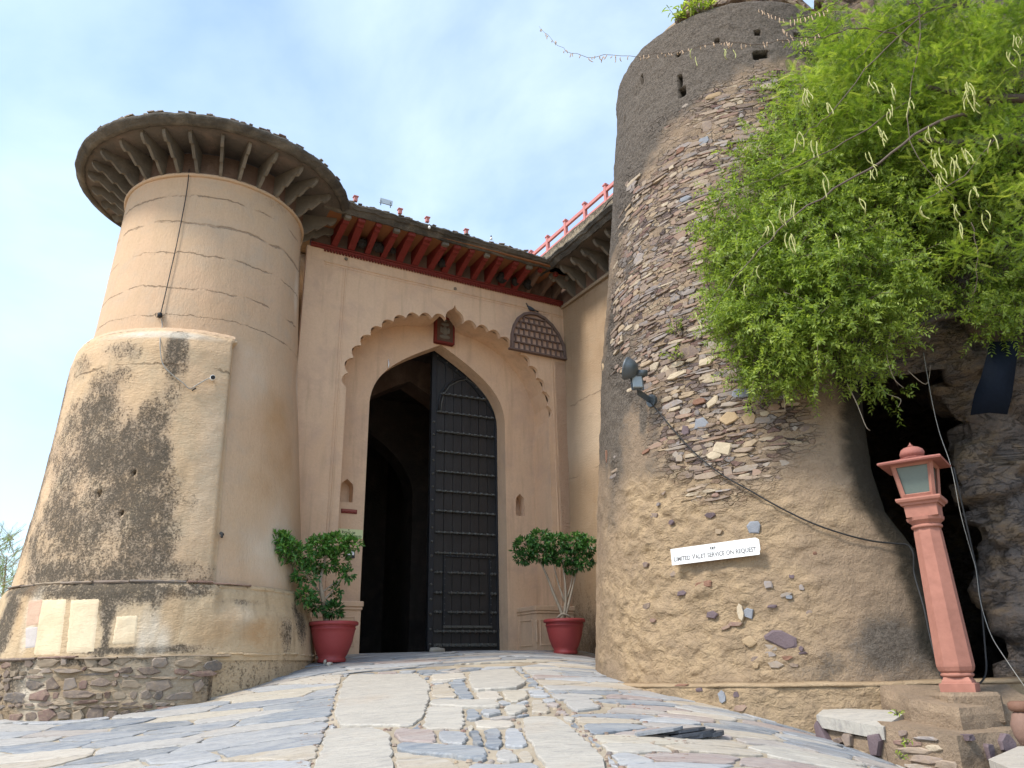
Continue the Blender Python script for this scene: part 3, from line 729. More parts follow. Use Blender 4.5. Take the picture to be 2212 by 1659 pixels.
def stone_verts(w, h, d, rr, sides=9, flat=.78):
    sides = int(rr.integers(5, 9)); V = []; an = [2*pi*(k+rr.uniform(-.33, .33))/sides+rr.uniform(0, .1) for k in range(sides)]
    e = rr.uniform(.55, 1.0); O = []; tx, ty = rr.normal(0, .35, 2); flat = rr.uniform(.74, .93)
    for t in an:
        c, s = cos(t), sin(t); x = np.sign(c)*abs(c)**e*w/2*rr.uniform(.78, 1.15); y = np.sign(s)*abs(s)**e*h/2*rr.uniform(.80, 1.18); O.append((x, y))
    for x, y in O: V.append((x*.96, y*.96, -.05))
    for x, y in O: V.append((x, y, d*rr.uniform(.35, .6)))
    for x, y in O: V.append((x*flat, y*flat, d*(rr.uniform(.75, 1.15)+tx*x/w+ty*y/h)))
    V.append((rr.uniform(-.1, .1)*w, rr.uniform(-.1, .1)*h, d*rr.uniform(.9, 1.1)))
    n = sides; F = []
    for L in range(2):
        for i in range(n): j = (i+1) % n; F.append((L*n+i, L*n+j, (L+1)*n+j, (L+1)*n+i))
    for i in range(n): F.append((2*n+i, 2*n+(i+1) % n, 3*n))
    return np.array(V), F
def put_stone(cen, Rf, a, z, w, h, d, rr, tilt=0.):
    V, F = stone_verts(w, h, d, rr); c, s = cos(tilt), sin(tilt)
    X = V[:, 0]*c-V[:, 1]*s; Y = V[:, 0]*s+V[:, 1]*c; zz = z+Y; R = Rf(z)+V[:, 2]; aa = a+X/Rf(z)
    return np.stack([cen[0]+R*np.cos(aa), cen[1]+R*np.sin(aa), zz], -1), F
def rubble(cen, Rf, a0, a1, z0, z1, keep, wr, hr, dr, mat, parent, name='stone', limit=296, rr=None, gap=.012, bias=0.):
    rr = rr or np.random.default_rng(3); L = []; z = z0
    while z < z1:
        h = rr.uniform(*hr)*(.6+.8*rr.random()); a = radians(a0)+rr.uniform(0, .1)
        while a < radians(a1):
            w = rr.uniform(*wr)*(.5+rr.random()); R = Rf(z); hh = h*rr.uniform(.7, 1.25)
            if rr.random() < .07: hh *= 1.8; w *= .85
            ac = a+w/2/R; zc = z+h/2+rr.uniform(-.012, .012)+.05*sin(ac*3)
            if rr.random() < keep(ac, zc): L.append((ac, zc, w-gap, min(hh, w)-gap*.6, rr.uniform(*dr), rr.uniform(-.08, .08)))
            a += w/R
        z += h
    def vis(q):
        a, zc, w, h = q[:4]; R = Rf(zc); p = np.array([cen[0]+R*cos(a), cen[1]+R*sin(a), zc]); n = np.array([cos(a), sin(a), 0]); v = CAM-p; D = np.linalg.norm(v)
        return w*h*max(.02, (n@v)/D)/D**2
    L.sort(key=lambda q: -vis(q)); restb = B()
    for i, (a, zc, w, h, d, ti) in enumerate(L):
        V, F = put_stone(cen, Rf, a, zc, w, h, d, rr, ti)
        if i < limit: mk(name, V, F, mat, parent)
        else: restb.add(V, F, rr.random())
    if restb.V: tag(restb.obj(name, mat, parent, attr=True), kind='stuff')
    return len(L)
rubble(CL, R_pl, -172, -53, .95, 1.74, lambda a, z: .88, (.10, .34), (.05, .13), (.012, .04), MT['plinthstone'], LT, limit=290, rr=np.random.default_rng(11))


# ---------------------------------------------------------------- brackets
def bracket_profile(p, h, t0=.0):
    """scalloped stone corbel in (out, up): bottom edge stepping out from the wall to the eave"""
    bot = [(0, -.02), (.06*p, .02*h), (.16*p, .10*h), (.26*p, .24*h), (.33*p, .36*h), (.37*p, .37*h), (.42*p, .33*h), (.50*p, .42*h), (.60*p, .56*h), (.68*p, .66*h), (.72*p, .655*h), (.78*p, .61*h), (.86*p, .68*h), (.93*p, .80*h), (.955*p, .92*h), (.95*p, h)]
    return bot+[(-.04, h)]
def bracket(b, place, p, h, th, dz=0., prof_=None, taper=1.):
    pr = prof_ or bracket_profile(p, h)
    b.prism(pr, lambda o, u_: place(o, -th/2, u_), lambda o, u_: place(o, th/2, u_))
    return b
ZE = 9.87        # underside of the eaves
for k in range(30):
    a = radians(-8-12*k+RNG.uniform(-1.3, 1.3))
    if not (-190 < degrees(a) < 10): 
        if not (-350 < degrees(a) < -325): continue
    ca, sa = cos(a), sin(a); p = .69*RNG.uniform(.96, 1.04); h = .44; z0 = ZE-h
    tw = RNG.uniform(-.05, .05); sg = RNG.uniform(-.006, .006)
    def place(o, s, u_): return (CL[0]+(1.52+o)*ca-(s+tw*o)*sa, CL[1]+(1.52+o)*sa+(s+tw*o)*ca, z0+u_*(1.0)+.02*sg)
    b = B(); bracket(b, place, p, h, .052); b.obj('bracket', MT['corbel'], LT)
def ringslab(cen, a0, a1, prof_, mat, name, parent, rag=.015, step=1.5, n3=5.):
    """closed profile of (r, z) swept round, edge kept ragged"""
    an = np.radians(np.arange(a0, a1+.01, step)); m_ = len(prof_); V = []
    for a in an:
        for r, z in prof_:
            q = np.array([cos(a)*n3, sin(a)*n3, z*9+r*3]); d = (fbm(q[None]*1.0, 4, 8)[0]-.5)*2*rag
            out = 1 if r > 2.0 else .15
            V.append((cen[0]+(r+d*out)*cos(a), cen[1]+(r+d*out)*sin(a), z+d*.6*out))
    n = len(an); F = grid_faces(n, m_, True)
    return mk(name, V, F, mat, parent, False)
ringslab(CL, -200, 40, [(1.45, ZE), (2.26, ZE+.005), (2.27, ZE+.03), (1.45, ZE+.04)], MT['ringsoffit'], 'soffit', LT, .01)
ringslab(CL, -200, 40, [(2.25, ZE-.008), (2.29, ZE-.018), (2.34, ZE+.0), (2.36, ZE+.03), (2.40, ZE+.045), (2.415, ZE+.08), (2.42, ZE+.09), (2.41, ZE+.125), (2.28, ZE+.17), (1.45, ZE+.24), (1.45, ZE+.05), (2.25, ZE+.035)], MT['eave'], 'eave', LT, .02, .8, 16.)
ringslab(CL, -200, 45, [(1.50, 9.40), (1.555, 9.41), (1.57, 9.44), (1.55, 9.47), (1.50, 9.48)], MT['tower_up'], 'moulding', LT, .012)
revolve('frieze', CL, -200, 50, 9.44, ZE+.02, lambda z: 1.525+0*z, MT['frieze'], LT, .08, .08)
# broken slates and rubbish along the top of the eave
b = B()
for i in range(200):
    a = radians(RNG.uniform(-190, -5)); r = RNG.uniform(2.2, 2.38); w = RNG.uniform(.05, .14); q = np.array([CL[0]+r*cos(a), CL[1]+r*sin(a), ZE+.18+RNG.uniform(-.03, .02)])
    t = RNG.uniform(-.2, .2)
    b.box((-w/2, -w*.3, -.008), (w/2, w*.3, .010), lambda x, y, z: tuple(q+np.array([x*(-sin(a+t))+y*cos(a+t), x*cos(a+t)+y*sin(a+t), z+x*.1*t])), RNG.random())
tag(b.obj('roof_slate', MT['plinthstone'], LT, attr=True), kind='stuff')

# ================================================================== GATEHOUSE
GH = thing('gatehouse', G(1.65, 0, 1.845), 'peach plastered fort gatehouse with a scalloped pointed arch and dark red bracketed eave', 'gatehouse')
UC = 1.655
def sym(L): return L+[(2*UC-u, z) for u, z in reversed(L[:-1] if abs(L[-1][0]-UC) < 1e-6 else L)]
# envelope of the lobes (cusp points), left half, bottom to top
cusps = [(-.60, 6.45), (-.60, 6.62), (-.585, 6.92), (-.49, 7.25), (-.35, 7.535), (-.17, 7.785), (.05, 8.002), (.292, 8.18), (.559, 8.317), (.844, 8.411), (1.135, 8.44), (1.455, 8.478)]
loop = [(-.60, 1.4), (-.60, 6.45)]
for i in range(1, len(cusps)-1):
    a = np.array(cusps[i]); b_ = np.array(cusps[i+1]); e = b_-a; L = np.linalg.norm(e); n = np.array([-e[1], e[0]])/L
    for k in range(0 if i > 1 else 0, 9):
        t = k/8; off = sin(pi*t)**.75*L*.36; q = a+e*t+n*off
        if k or i == 1: loop.append(tuple(q))
# crocket at the crown
loop += [(1.44, 8.52), (1.445, 8.58), (1.48, 8.66), (1.53, 8.71), (1.59, 8.74), (1.63, 8.79), (1.655, 8.86)]
arch_scal = sym(loop)
def bez(p, n=14):
    p = [np.array(q) for q in p]; o = []
    for i in range(n+1):
        t = i/n; o.append(tuple((1-t)**3*p[0]+3*(1-t)**2*t*p[1]+3*(1-t)*t*t*p[2]+t**3*p[3]))
    return o
wall_out = [(-1.55, 1.4), (-1.55, 9.46), (4.46, 9.46), (4.46, 1.4)]
def notch(outer, opening):   # outer: bottom-left .. bottom-right, opening left-bottom..right-bottom
    return [outer[0]]+[outer[1], outer[2], outer[3]]+list(reversed(opening))
def fl(v): return lambda u, z: G(u, v, z)
b = B(); b.prism(notch(wall_out, arch_scal), fl(0), fl(-.10)); b.obj('wall', MT['gate'], GH)
rv = [(-.62, 1.4), (-.62, 6.3)]
for i in range(1, len(cusps)):
    a = np.array(cusps[i-1]); b_ = np.array(cusps[min(i+1, len(cusps)-1)]); e = b_-a; e /= np.linalg.norm(e)+1e-9; q = np.array(cusps[i])+np.array([-e[1], e[0]])*.085; rv.append(tuple(q))
rev = sym(rv[:-1]+[(1.38, 8.60), (1.44, 8.72), (UC, 8.92)])
b = B(); b.prism(notch([(-1.3, 1.4), (-1.3, 9.4), (4.46, 9.4), (4.46, 1.4)], rev), fl(-.10), fl(-.72), caps=(False, False))
b.obj('arch_soffit', MT['gate'], GH, False)
door_o = sym([(.10, 1.4), (.10, 6.55)]+bez([(.10, 6.65), (.14, 7.35), (.75, 7.72), (UC, 8.20)], 16))
nch = lambda uc, z0, z1, w: [(uc-w, z0), (uc+w, z0), (uc+w, z1-.16), (uc+w*.85, z1-.09), (uc, z1), (uc-w*.85, z1-.09), (uc-w, z1-.16)]
nl = nch(-.265, 4.58, 5.03, .125); nr = nch(3.555, 4.60, 5.08, .105)
b = B(); b.prism([notch([(-1.3, 1.4), (-1.3, 9.4), (4.46, 9.4), (4.46, 1.4)], door_o), nl, nr], fl(-.70), fl(-1.07)); b.obj('inner_wall', MT['gate'], GH)
for q in (nl, nr):
    b = B(); c = np.mean(q, 0); b.prism([(c[0]+(u-c[0])*1.3, c[1]+(z-c[1])*1.1) for u, z in q], fl(-.93), fl(-1.0)); b.obj('niche', MT['gate'], GH)
# mouldings
def gbox(name, u0, u1, v0, v1, z0, z1, mat, par=GH, bev=.006):
    b = B(); b.box((u0, v0, z0), (u1, v1, z1), lambda u, v, z: G(u, v, z), bev=bev); return b.obj(name, mat, par)
for s in (-1, 1):
    for d, w, pr in ((.145, .035, .016), (.205, .014, .010)):
        u = UC+s*(2.255+d); gbox('moulding', u-w/2, u+w/2, -.004, pr, 2.7, 9.12, MT['gate'])
gbox('moulding', -1.2, 4.40, -.004, .018, 9.17, 9.20, MT['gate']); gbox('moulding', -1.2, 4.40, -.004, .010, 9.115, 9.128, MT['gate'])
MT['gate_rough'] = plaster('roughened peach plaster', (.58, .38, .25), (.63, .43, .29), (.52, .34, .22), bumpd=.05, streak=.2)
gbox('rough_strip', 4.13, 4.40, -.004, .012, 2.7, 8.0, MT['gate_rough'])
# pedestals with panels
def pedestal(u0, u1, vb, side):
    n = gbox('pedestal', u0, u1, vb, .05, 1.4, 2.55, MT['gate']); 
    gbox('cap', u0-.02, u1+.02, vb, .075, 2.551, 2.60, MT['gate'], bev=.012); gbox('cap', u0-.035, u1+.035, vb, .09, 2.602, 2.70, MT['gate'], bev=.015)
    w = u1-u0
    for a, c, z0, z1 in ((u0+.10, u1-.12, 1.98, 2.42),):
        # raised frame round a sunk panel
        for q in ((a, c, z1, z1+.03), (a, c, z0-.03, z0), (a-.03, a, z0-.03, z1+.03), (c, c+.03, z0-.03, z1+.03)):
            gbox('panel_moulding', q[0], q[1], .048, .066, q[2], q[3], MT['gate'])
    if side:
        for q in ((-.58, -.12, 2.42, 2.445), (-.58, -.12, 1.95, 1.975), (-.60, -.58, 1.95, 2.445), (-.12, -.10, 1.95, 2.445)):
            gbox('panel_moulding', u0-.016, u0+.002, q[0], q[1], q[2], q[3], MT['gate'])
        b = B(); b.lathe([(.02, 2.0), (.03, 2.02), (.022, 2.08), (.022, 2.36), (.032, 2.40), (.02, 2.43)], (G(u0, .05, 0)[0], G(u0, .05, 0)[1], 0), 10); b.obj('colonnette', MT['gate'], GH, True)
pedestal(-1.15, -.12, -.70, False); pedestal(3.43, 4.42, -.70, True)
# cornice, frieze, dentils
gbox('cornice', -1.5, 4.40, -.01, .05, 9.452, 9.50, MT['redtrim']); gbox('cornice', -1.5, 4.40, -.01, .075, 9.502, 9.53, MT['redtrim'])
d0 = B(); d0.prism([(-.022, .0), (.022, .0), (.024, -.03), (.0, -.055), (-.024, -.03)], lambda a, c: (UD*a+VD*.055+ZD*c), lambda a, c: (UD*a+VD*.005+ZD*c))
dent = None; u = -1.2
while u < 4.36:
    mtx = Matrix.Translation(Vector(G(u, 0, 9.449)-ORG[GH]))
    if dent is None: dent = d0.obj('dentil', MT['redtrim'], GH, local=True); dent.matrix_local = mtx
    else: copy_part(dent, GH, mtx)
    u += .062
b = B(); b.box((-1.5, -.05, 9.53), (4.42, .0, ZE+.03), lambda u, v, z: G(u, v, z)); b.obj('frieze', MT['frieze'], GH)
# eave soffit boards and slab
b = B(); b.box((-1.35, -.02, ZE), (4.3, .83, ZE+.03), lambda u, v, z: G(u, v, z)); b.obj('soffit', MT['soffit'], GH)
def edge_slab(name, f, s0, s1, pr, mat, parent, rag=.03, step=.045, seed=0, frq=6.):
    n = int((s1-s0)/step)+1; ss = np.linspace(s0, s1, n); m_ = len(pr); V = []
    for s in ss:
        q = np.array([[s*frq, o*3, z*9] for o, z in pr]); d = (fbm(q, 4, 21+seed)-.5)*2*rag
        for (o, z), dd in zip(pr, d):
            k = 1 if o > .5 else .2; V.append(f(s, o+dd*k, z+dd*.6*k))
    F = grid_faces(n, m_, True).tolist()+[list(range(m_))[::-1], [(n-1)*m_+k for k in range(m_)]]
    return mk(name, V, F, mat, parent)
EP = [(.80, ZE-.012), (.86, ZE-.03), (.90, ZE+.01), (.93, ZE+.05), (.97, ZE+.06), (1.0, ZE+.10), (1.02, ZE+.115), (1.01, ZE+.15), (.9, ZE+.20), (.0, ZE+.24), (.0, ZE+.035), (.8, ZE+.034)]
edge_slab('eave', lambda s, o, z: G(s, o-.02-.035*(s+1)*.6, z), -1.5, 3.62, EP, MT['eave'], GH, .035)
gbox('roof', -1.5, 6.5, -9.2, .0, ZE+.032, 10.10, MT['mud'])
b = B()
for i in range(170):
    u, v = RNG.uniform(-1.1, 3.5), RNG.uniform(.75, .98); w = RNG.uniform(.05, .13); q = G(u, v-.05-.02*u, ZE+.18+RNG.uniform(-.03, .02)); t = RNG.uniform(-.5, .5)
    b.box((-w/2, -w*.3, -.008), (w/2, w*.3, .01), lambda x, y, z: tuple(q+UD*(x*cos(t)-y*sin(t))+VD*(x*sin(t)+y*cos(t))+ZD*(z+x*.1*t)), RNG.random())
tag(b.obj('roof_slate', MT['plinthstone'], GH, attr=True), kind='stuff')
# red brackets
u = -1.03; k = 0
rb = lambda p, h: [(0, -.0), (.08*p, .03*h), (.22*p, .20*h), (.42*p, .34*h), (.62*p, .52*h), (.74*p, .62*h), (.80*p, .60*h), (.84*p, .68*h), (.95*p, .80*h), (.97*p, .95*h), (.96*p, h), (-.04, h)]
while u < 4.25:
    p = .83-.025*(u+1); old = u > 3.15
    uu = u+RNG.uniform(-.02, .02); b = B(); tw = RNG.uniform(-.06, .06); th = RNG.uniform(.10, .145) if not old else .08
    if u < 3.3 or True:
        bracket(b, lambda o, s, z: G(uu+s+tw*o, o, 9.53+z), p, ZE-9.53, th, prof_=rb(p, ZE-9.53))
        o = b.obj('bracket', MT['red'] if not (k > 12) else MT['frieze'], GH)
        b2 = B(); b2.box((-th/2-.006, p*.84, .24), (th/2+.006, p*.975, ZE-9.53-.004), lambda s, q, z: G(uu+s+tw*q, q, 9.53+z), bev=.015); b2.obj('bracket_tip', MT['redtrim'] if k % 3 else MT['corbel'], o)
    u += .345; k += 1
# building mass behind
gbox('side_mass', -1.6, -.6, -9.0, -1.09, 1.2, ZE, MT['mud']); gbox('side_mass', 3.95, 6.4, -9.0, -1.09, 1.2, ZE, MT['mud'])
# dark passage
MT['dark'] = plaster('dark passage stone', (.10, .08, .065), (.07, .058, .05), (.13, .10, .08), bumpd=.03)  # one dark brown stone for the passage walls, ceiling and floor
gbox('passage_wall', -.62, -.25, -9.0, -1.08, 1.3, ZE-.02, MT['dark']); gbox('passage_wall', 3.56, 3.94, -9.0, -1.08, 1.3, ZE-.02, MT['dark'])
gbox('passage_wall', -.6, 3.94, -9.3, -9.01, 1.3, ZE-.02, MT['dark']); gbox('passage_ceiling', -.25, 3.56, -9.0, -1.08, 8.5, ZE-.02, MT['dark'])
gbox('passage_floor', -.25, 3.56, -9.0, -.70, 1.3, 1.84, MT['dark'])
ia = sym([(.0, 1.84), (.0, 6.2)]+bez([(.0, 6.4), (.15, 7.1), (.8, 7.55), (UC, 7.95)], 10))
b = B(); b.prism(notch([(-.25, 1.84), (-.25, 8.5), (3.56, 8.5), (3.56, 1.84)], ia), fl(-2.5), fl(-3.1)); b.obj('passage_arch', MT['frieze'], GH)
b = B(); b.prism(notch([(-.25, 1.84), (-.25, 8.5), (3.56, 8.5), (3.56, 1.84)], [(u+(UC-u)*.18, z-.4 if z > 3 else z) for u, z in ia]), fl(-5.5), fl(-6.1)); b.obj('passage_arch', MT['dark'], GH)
gbox('threshold', -.05, 3.4, -1.30, -.72, 1.6, 1.852, MT['slate'])
# ---------------------------------------------------------------- door leaf
TW = radians(3.6); VL = -1.12; UH = 3.30       # hinge on the right, pushed slightly inwards
def D(a, c, z): # a = distance from hinge leftwards, c = proud
    return G(UH-a*cos(TW)-c*sin(TW), VL-a*sin(TW)+c*cos(TW), z)
dn = VD*cos(TW)-UD*sin(TW); dp = D(0, 0, 0)
def onleaf(x, y):
    p = atPlane(x, y, D(0, .02, 0), dn)-D(0, .02, 0); return -(p@(UD*cos(TW)+VD*sin(TW))), p[2]
WL = onleaf(926, 1150)[0]
leaf_top = [(0.0, 6.9), (.25, 7.30), (.7, 7.75), (1.2, 8.08), (WL, 8.32)]
leafpoly = [(0, 1.90), (WL, 1.90)]+[(a, z) for a, z in reversed(leaf_top)]
b = B(); b.prism(leafpoly, lambda a, z: D(a, -.07, z), lambda a, z: D(a, 0, z)); leaf = b.obj('door_leaf', MT['wood'], GH)
def dbox(name, a0, a1, z0, z1, c0, c1, mat, par=leaf, bev=.004):
    b = B(); b.box((a0, c0, z0), (a1, c1, z1), lambda a, c, z: D(a, c, z), bev=bev); return b.obj(name, mat, par)
def ztop(a): return np.interp(a, [p[0] for p in leaf_top], [p[1] for p in leaf_top])
npl = 7; a0 = .12; pw = (WL-.12-a0)/npl
for i in range(npl):
    a = a0+i*pw; b = B(); aj = [a+.004+RNG.uniform(0, .004), a+pw-.004]
    zt_ = [ztop(aj[0])-.03, ztop(aj[1])-.03]
    b.prism([(aj[0], 1.95), (aj[1], 1.95), (aj[1], zt_[1]), (aj[0], zt_[0])], lambda q, z: D(q, .001, z), lambda q, z: D(q, .022+.006*(i % 2), z)); b.obj('plank', MT['wood'], leaf)
dbox('stile', 0, .13, 1.92, 6.88, 0, .055, MT['wood2']); dbox('stile', WL-.11, WL, 1.92, 8.22, 0, .06, MT['wood2'])
b = B(); b.prism([(WL-.01, 8.28), (WL-.01, 8.12), (1.2, 7.90), (.7, 7.55), (.28, 7.12), (.0, 6.72), (0, 6.88), (.25, 7.28), (.7, 7.73), (1.2, 8.06)], lambda a, z: D(a, 0, z), lambda a, z: D(a, .05, z)); b.obj('top_rail', MT['wood2'], leaf)
rows = [(958, 852), (946, 890), (944, 932), (943, 975), (941, 1018), (940, 1060), (938, 1103), (937, 1149), (936, 1194), (935, 1236), (935, 1280), (934, 1322), (933, 1364), (932, 1394)]
zr = [onleaf(*r)[1] for r in rows]
# stud shapes
def sphere_stud(r, h):
    b = B(); V = []; F = []; n = 7
    for k, (q, z) in enumerate(((1, 0), (.92, .45), (.55, .85))):
        for i in range(n): V.append((r*q*cos(2*pi*i/n), r*q*sin(2*pi*i/n), h*z))
    V.append((0, 0, h)); 
    for k in range(2):
        for i in range(n): F.append((k*n+i, k*n+(i+1) % n, (k+1)*n+(i+1) % n, (k+1)*n+i))
    for i in range(n): F.append((2*n+i, 2*n+(i+1) % n, 3*n))
    return b.add(V, F)
def spike(r, h):
    b = B(); b.add([(-r, -r*.8, 0), (r*.6, -r*.8, 0), (r*.6, r*.8, 0), (-r, r*.8, 0), (-r*.2, -r*.3, h), (r*.9, -r*.6, h*.7), (r*.9, r*.5, h*.7)], [(0, 1, 5, 4), (1, 2, 6, 5), (2, 3, 4, 6), (3, 0, 4), (4, 5, 6)])
    return b
RB = np.stack([-(UD*cos(TW)+VD*sin(TW)), ZD, dn], 1); 
stud0 = {}
def stud(kind, a, z, c, r=.024):
    p = D(a, c, z)-ORG[GH]; mtx = Matrix.Translation(Vector(p))@Matrix(RB.tolist()).to_4x4()@Matrix.Scale(r/.024, 4)
    if kind not in stud0:
        o = (sphere_stud(.024, .03) if kind == 'round' else spike(.026, .055)).obj('stud', MT['iron'], leaf, local=True); o.matrix_local = mtx; stud0[kind] = o
    else: copy_part(stud0[kind], leaf, mtx)
zmin, zmax = zr[-1], zr[0]
for i, z in enumerate(zr):
    last = i == len(zr)-1; hgt = .034 if not last else .06
    aL, aR = (WL-.13, .15)
    if i == 0: aL = WL-.20; aR = .35
    if 9 <= i <= 11:
        segs = [(aL, WL-.30), (WL-.42, .40), (.28, aR)]
    else: segs = [(aL, aR)]
    for s in segs:
        dbox('rail', s[1], s[0], z-hgt/2, z+hgt/2, .02, .07, MT['iron'])
        L = s[0]-s[1]; n = max(2, int(round(L/.135))); 
        for k in range(n): stud('round' if i >= 8 else 'spike', s[0]-L*(k+.5)/n, z-.004, .066, .036)
for k in range(17):
    z = 2.02+k*.285
    stud('round', .06, z, .052, .03); stud('round', WL-.055, z, .057, .03)
for k in range(7):
    t = (k+.5)/7; a = WL*(1-t); 
    if a > .1: stud('round', a, ztop(a)-.12, .05, .02)
# decorative arch band on the leaf
c2 = lambda X, Y: (633.6+.3125*X, 374.4+.3125*Y)
ap = [onleaf(*c2(*p)) for p in [(1003, 1640), (1006, 1580), (1025, 1510), (1070, 1455), (1130, 1425), (1195, 1412), (1250, 1445), (1310, 1500), (1360, 1560), (1395, 1630)]]
b = B(); b.tube([D(a, .045, z) for a, z in ap], .024, 6); b.obj('arch_band', MT['wood2'], leaf, True)
b = B(); b.tube([D(a+(.8-a)*.08, .04, z-.05) for a, z in ap], .014, 6); b.obj('arch_band', MT['iron'], leaf, True)
# wicket door frame
wl, wt_ = onleaf(958, 1203); wr, wb = onleaf(1062, 1354)
for q in ((wl, wl-.045, wb, wt_), (wr+.045, wr, wb, wt_)): dbox('wicket_frame', q[1], q[0], q[2], q[3], .02, .05, MT['wood2'])
dbox('wicket_frame', wr, wl, wt_, wt_+.05, .02, .056, MT['wood2']); dbox('wicket_frame', wr, wl, wb-.03, wb+.02, .02, .06, MT['iron'])
for k in range(11):
    t = (k+.5)/11; z = wb+(wt_-wb)*t; stud('round', wl-.022, z, .048, .013); stud('round', wr+.022, z, .048, .013)
for k in range(9):
    t = (k+.5)/9; stud('round', wr+(wl-wr)*t, wt_+.02, .052, .013); stud('round', wr+(wl-wr)*t, wb-.005, .056, .016)
# far leaf, folded back into the passage
gbox('door_leaf', .02, .10, -2.75, -1.14, 1.9, 7.4, MT['wood'])['label'] = 'left door leaf folded back into the dark passage'
# ---------------------------------------------------------------- plaque, wall rings, dangling cord
pq = thing('carved_plaque', G(1.70, -.70, 8.23), 'small dark carved plaque with a seated figure in a red border above the arch', 'plaque')
b = B(); b.box((1.50, -.72, 8.24), (1.90, -.60, 8.80), lambda u, v, z: G(u, v, z), bev=.01); b.obj('panel', MT['carve'], pq)
for q in ((1.48, 1.92, 8.78, 8.83), (1.48, 1.92, 8.20, 8.25), (1.47, 1.51, 8.20, 8.83), (1.89, 1.93, 8.20, 8.83)):
    b = B(); b.box((q[0], -.72, q[2]), (q[1], -.575, q[3]), lambda u, v, z: G(u, v, z), bev=.012); b.obj('border', MT['redtrim'], pq)
def relief(b, c, rx, rz, ry, n=10):
    V = [(c[0], c[1]+ry, c[2])]; F = []
    for k, (q, y) in enumerate(((.6, .8), (1, .0))):
        for i in range(n): V.append((c[0]+rx*q*cos(2*pi*i/n), c[1]+ry*y, c[2]+rz*q*sin(2*pi*i/n)))
    for i in range(n): F.append((0, 1+i, 1+(i+1) % n)); F.append((1+i, 1+n+i, 1+n+(i+1) % n, 1+(i+1) % n))
    b.add([G(*v) for v in V], F)
b = B()
for c, rx, rz in (((1.70, -.60, 8.65), .055, .05), ((1.70, -.60, 8.74), .04, .03), ((1.70, -.60, 8.50), .085, .10), ((1.70, -.60, 8.36), .13, .05), ((1.61, -.60, 8.52), .03, .08), ((1.79, -.60, 8.52), .03, .08), ((1.64, -.6, 8.66), .035, .035), ((1.76, -.6, 8.66), .035, .035), ((1.70, -.6, 8.57), .022, .06)): relief(b, c, rx, rz, .04)
b.obj('figure', MT['corbel'], pq, True)
for k, (u, z) in enumerate(((1.645, 9.23), (-.77, 9.33))):
    b = B(); an = [2*pi*i/14 for i in range(15)]; b.tube([G(u+.028*cos(t), .03, z+.028*sin(t)) for t in an], .008, 6); b.tube([G(u, -.01, z), G(u, .035, z)], .012, 6)
    tag(b.obj('wall_ring', MT['corbel'], None, True), ('small iron ring in the plaster high above the tip of the scalloped arch', 'small iron ring in the plaster at the top of the wall beside the round tower')[k], 'ring', 'iron rings under the cornice')
b = B(); b.tube([G(.45, -.66, 7.62), G(.455, -.64, 7.52), G(.45, -.645, 7.43)], [.008, .016, .012], 6); tag(b.obj('hanging_cord', MT['white'], None, True), 'short white knotted cord hanging at the left shoulder of the gate arch', 'cord')
# ---------------------------------------------------------------- lattice window
wo = thing('lattice_window', G(3.7, .02, 8.1), 'weathered wooden lattice under a half round hood, high right of the arch', 'window')
wl_ = [(2.98, 8.10), (3.0, 8.45), (3.06, 8.68), (3.17, 8.88), (3.32, 9.01), (3.50, 9.07), (3.68, 9.08), (3.88, 9.02), (4.08, 8.88), (4.25, 8.68), (4.38, 8.42), (4.42, 8.10)]
b = B(); wi = [(3.7+(u-3.7)*.93, 8.1+(z-8.1)*.94) for u, z in wl_]
b.prism(wl_+wi[::-1], fl(0.0), fl(.075)); b.obj('frame', MT['lattice'], wo)
b = B(); b.prism(wi, fl(.001), fl(.012)); b.obj('back_panel', plaster('pink panel plaster', (.60, .40, .29), (.55, .37, .27), (.50, .33, .24), bumpd=.01), wo)  # pink plaster panel behind the bars
def zarc(u): return np.interp(u, [p[0] for p in wi], [p[1] for p in wi])
b = B(); b.box((2.93, .0, 8.06), (4.46, .10, 8.10), lambda u, v, z: G(u, v, z), bev=.006); b.obj('sill', MT['lattice'], wo)
zrows = [8.27, 8.45, 8.62, 8.78, 8.92]
for j, z in enumerate(zrows):
    us = [u for u in np.arange(3.0, 4.4, .02) if zarc(u) > z+.02]
    if us: b = B(); b.box((us[0], .01, z-.013), (us[-1], .07, z+.013), lambda u, v, zz: G(u, v, zz), bev=.003); b.obj('bar', MT['lattice'], wo)
for j, z in enumerate([8.10]+zrows):
    z1 = ([8.10]+zrows+[9.05])[j+1]; u = 3.06+(j % 2)*.055
    while u < 4.38:
        if zarc(u) > z1-.02:
            b = B(); b.prism([(u-.013, z+.0), (u+.013, z+.0), (u+.017, z1-.014), (u-.017, z1-.014)][::1] if True else [], fl(.012), fl(.055)); b.obj('bar', MT['lattice'], wo)
        u += .136
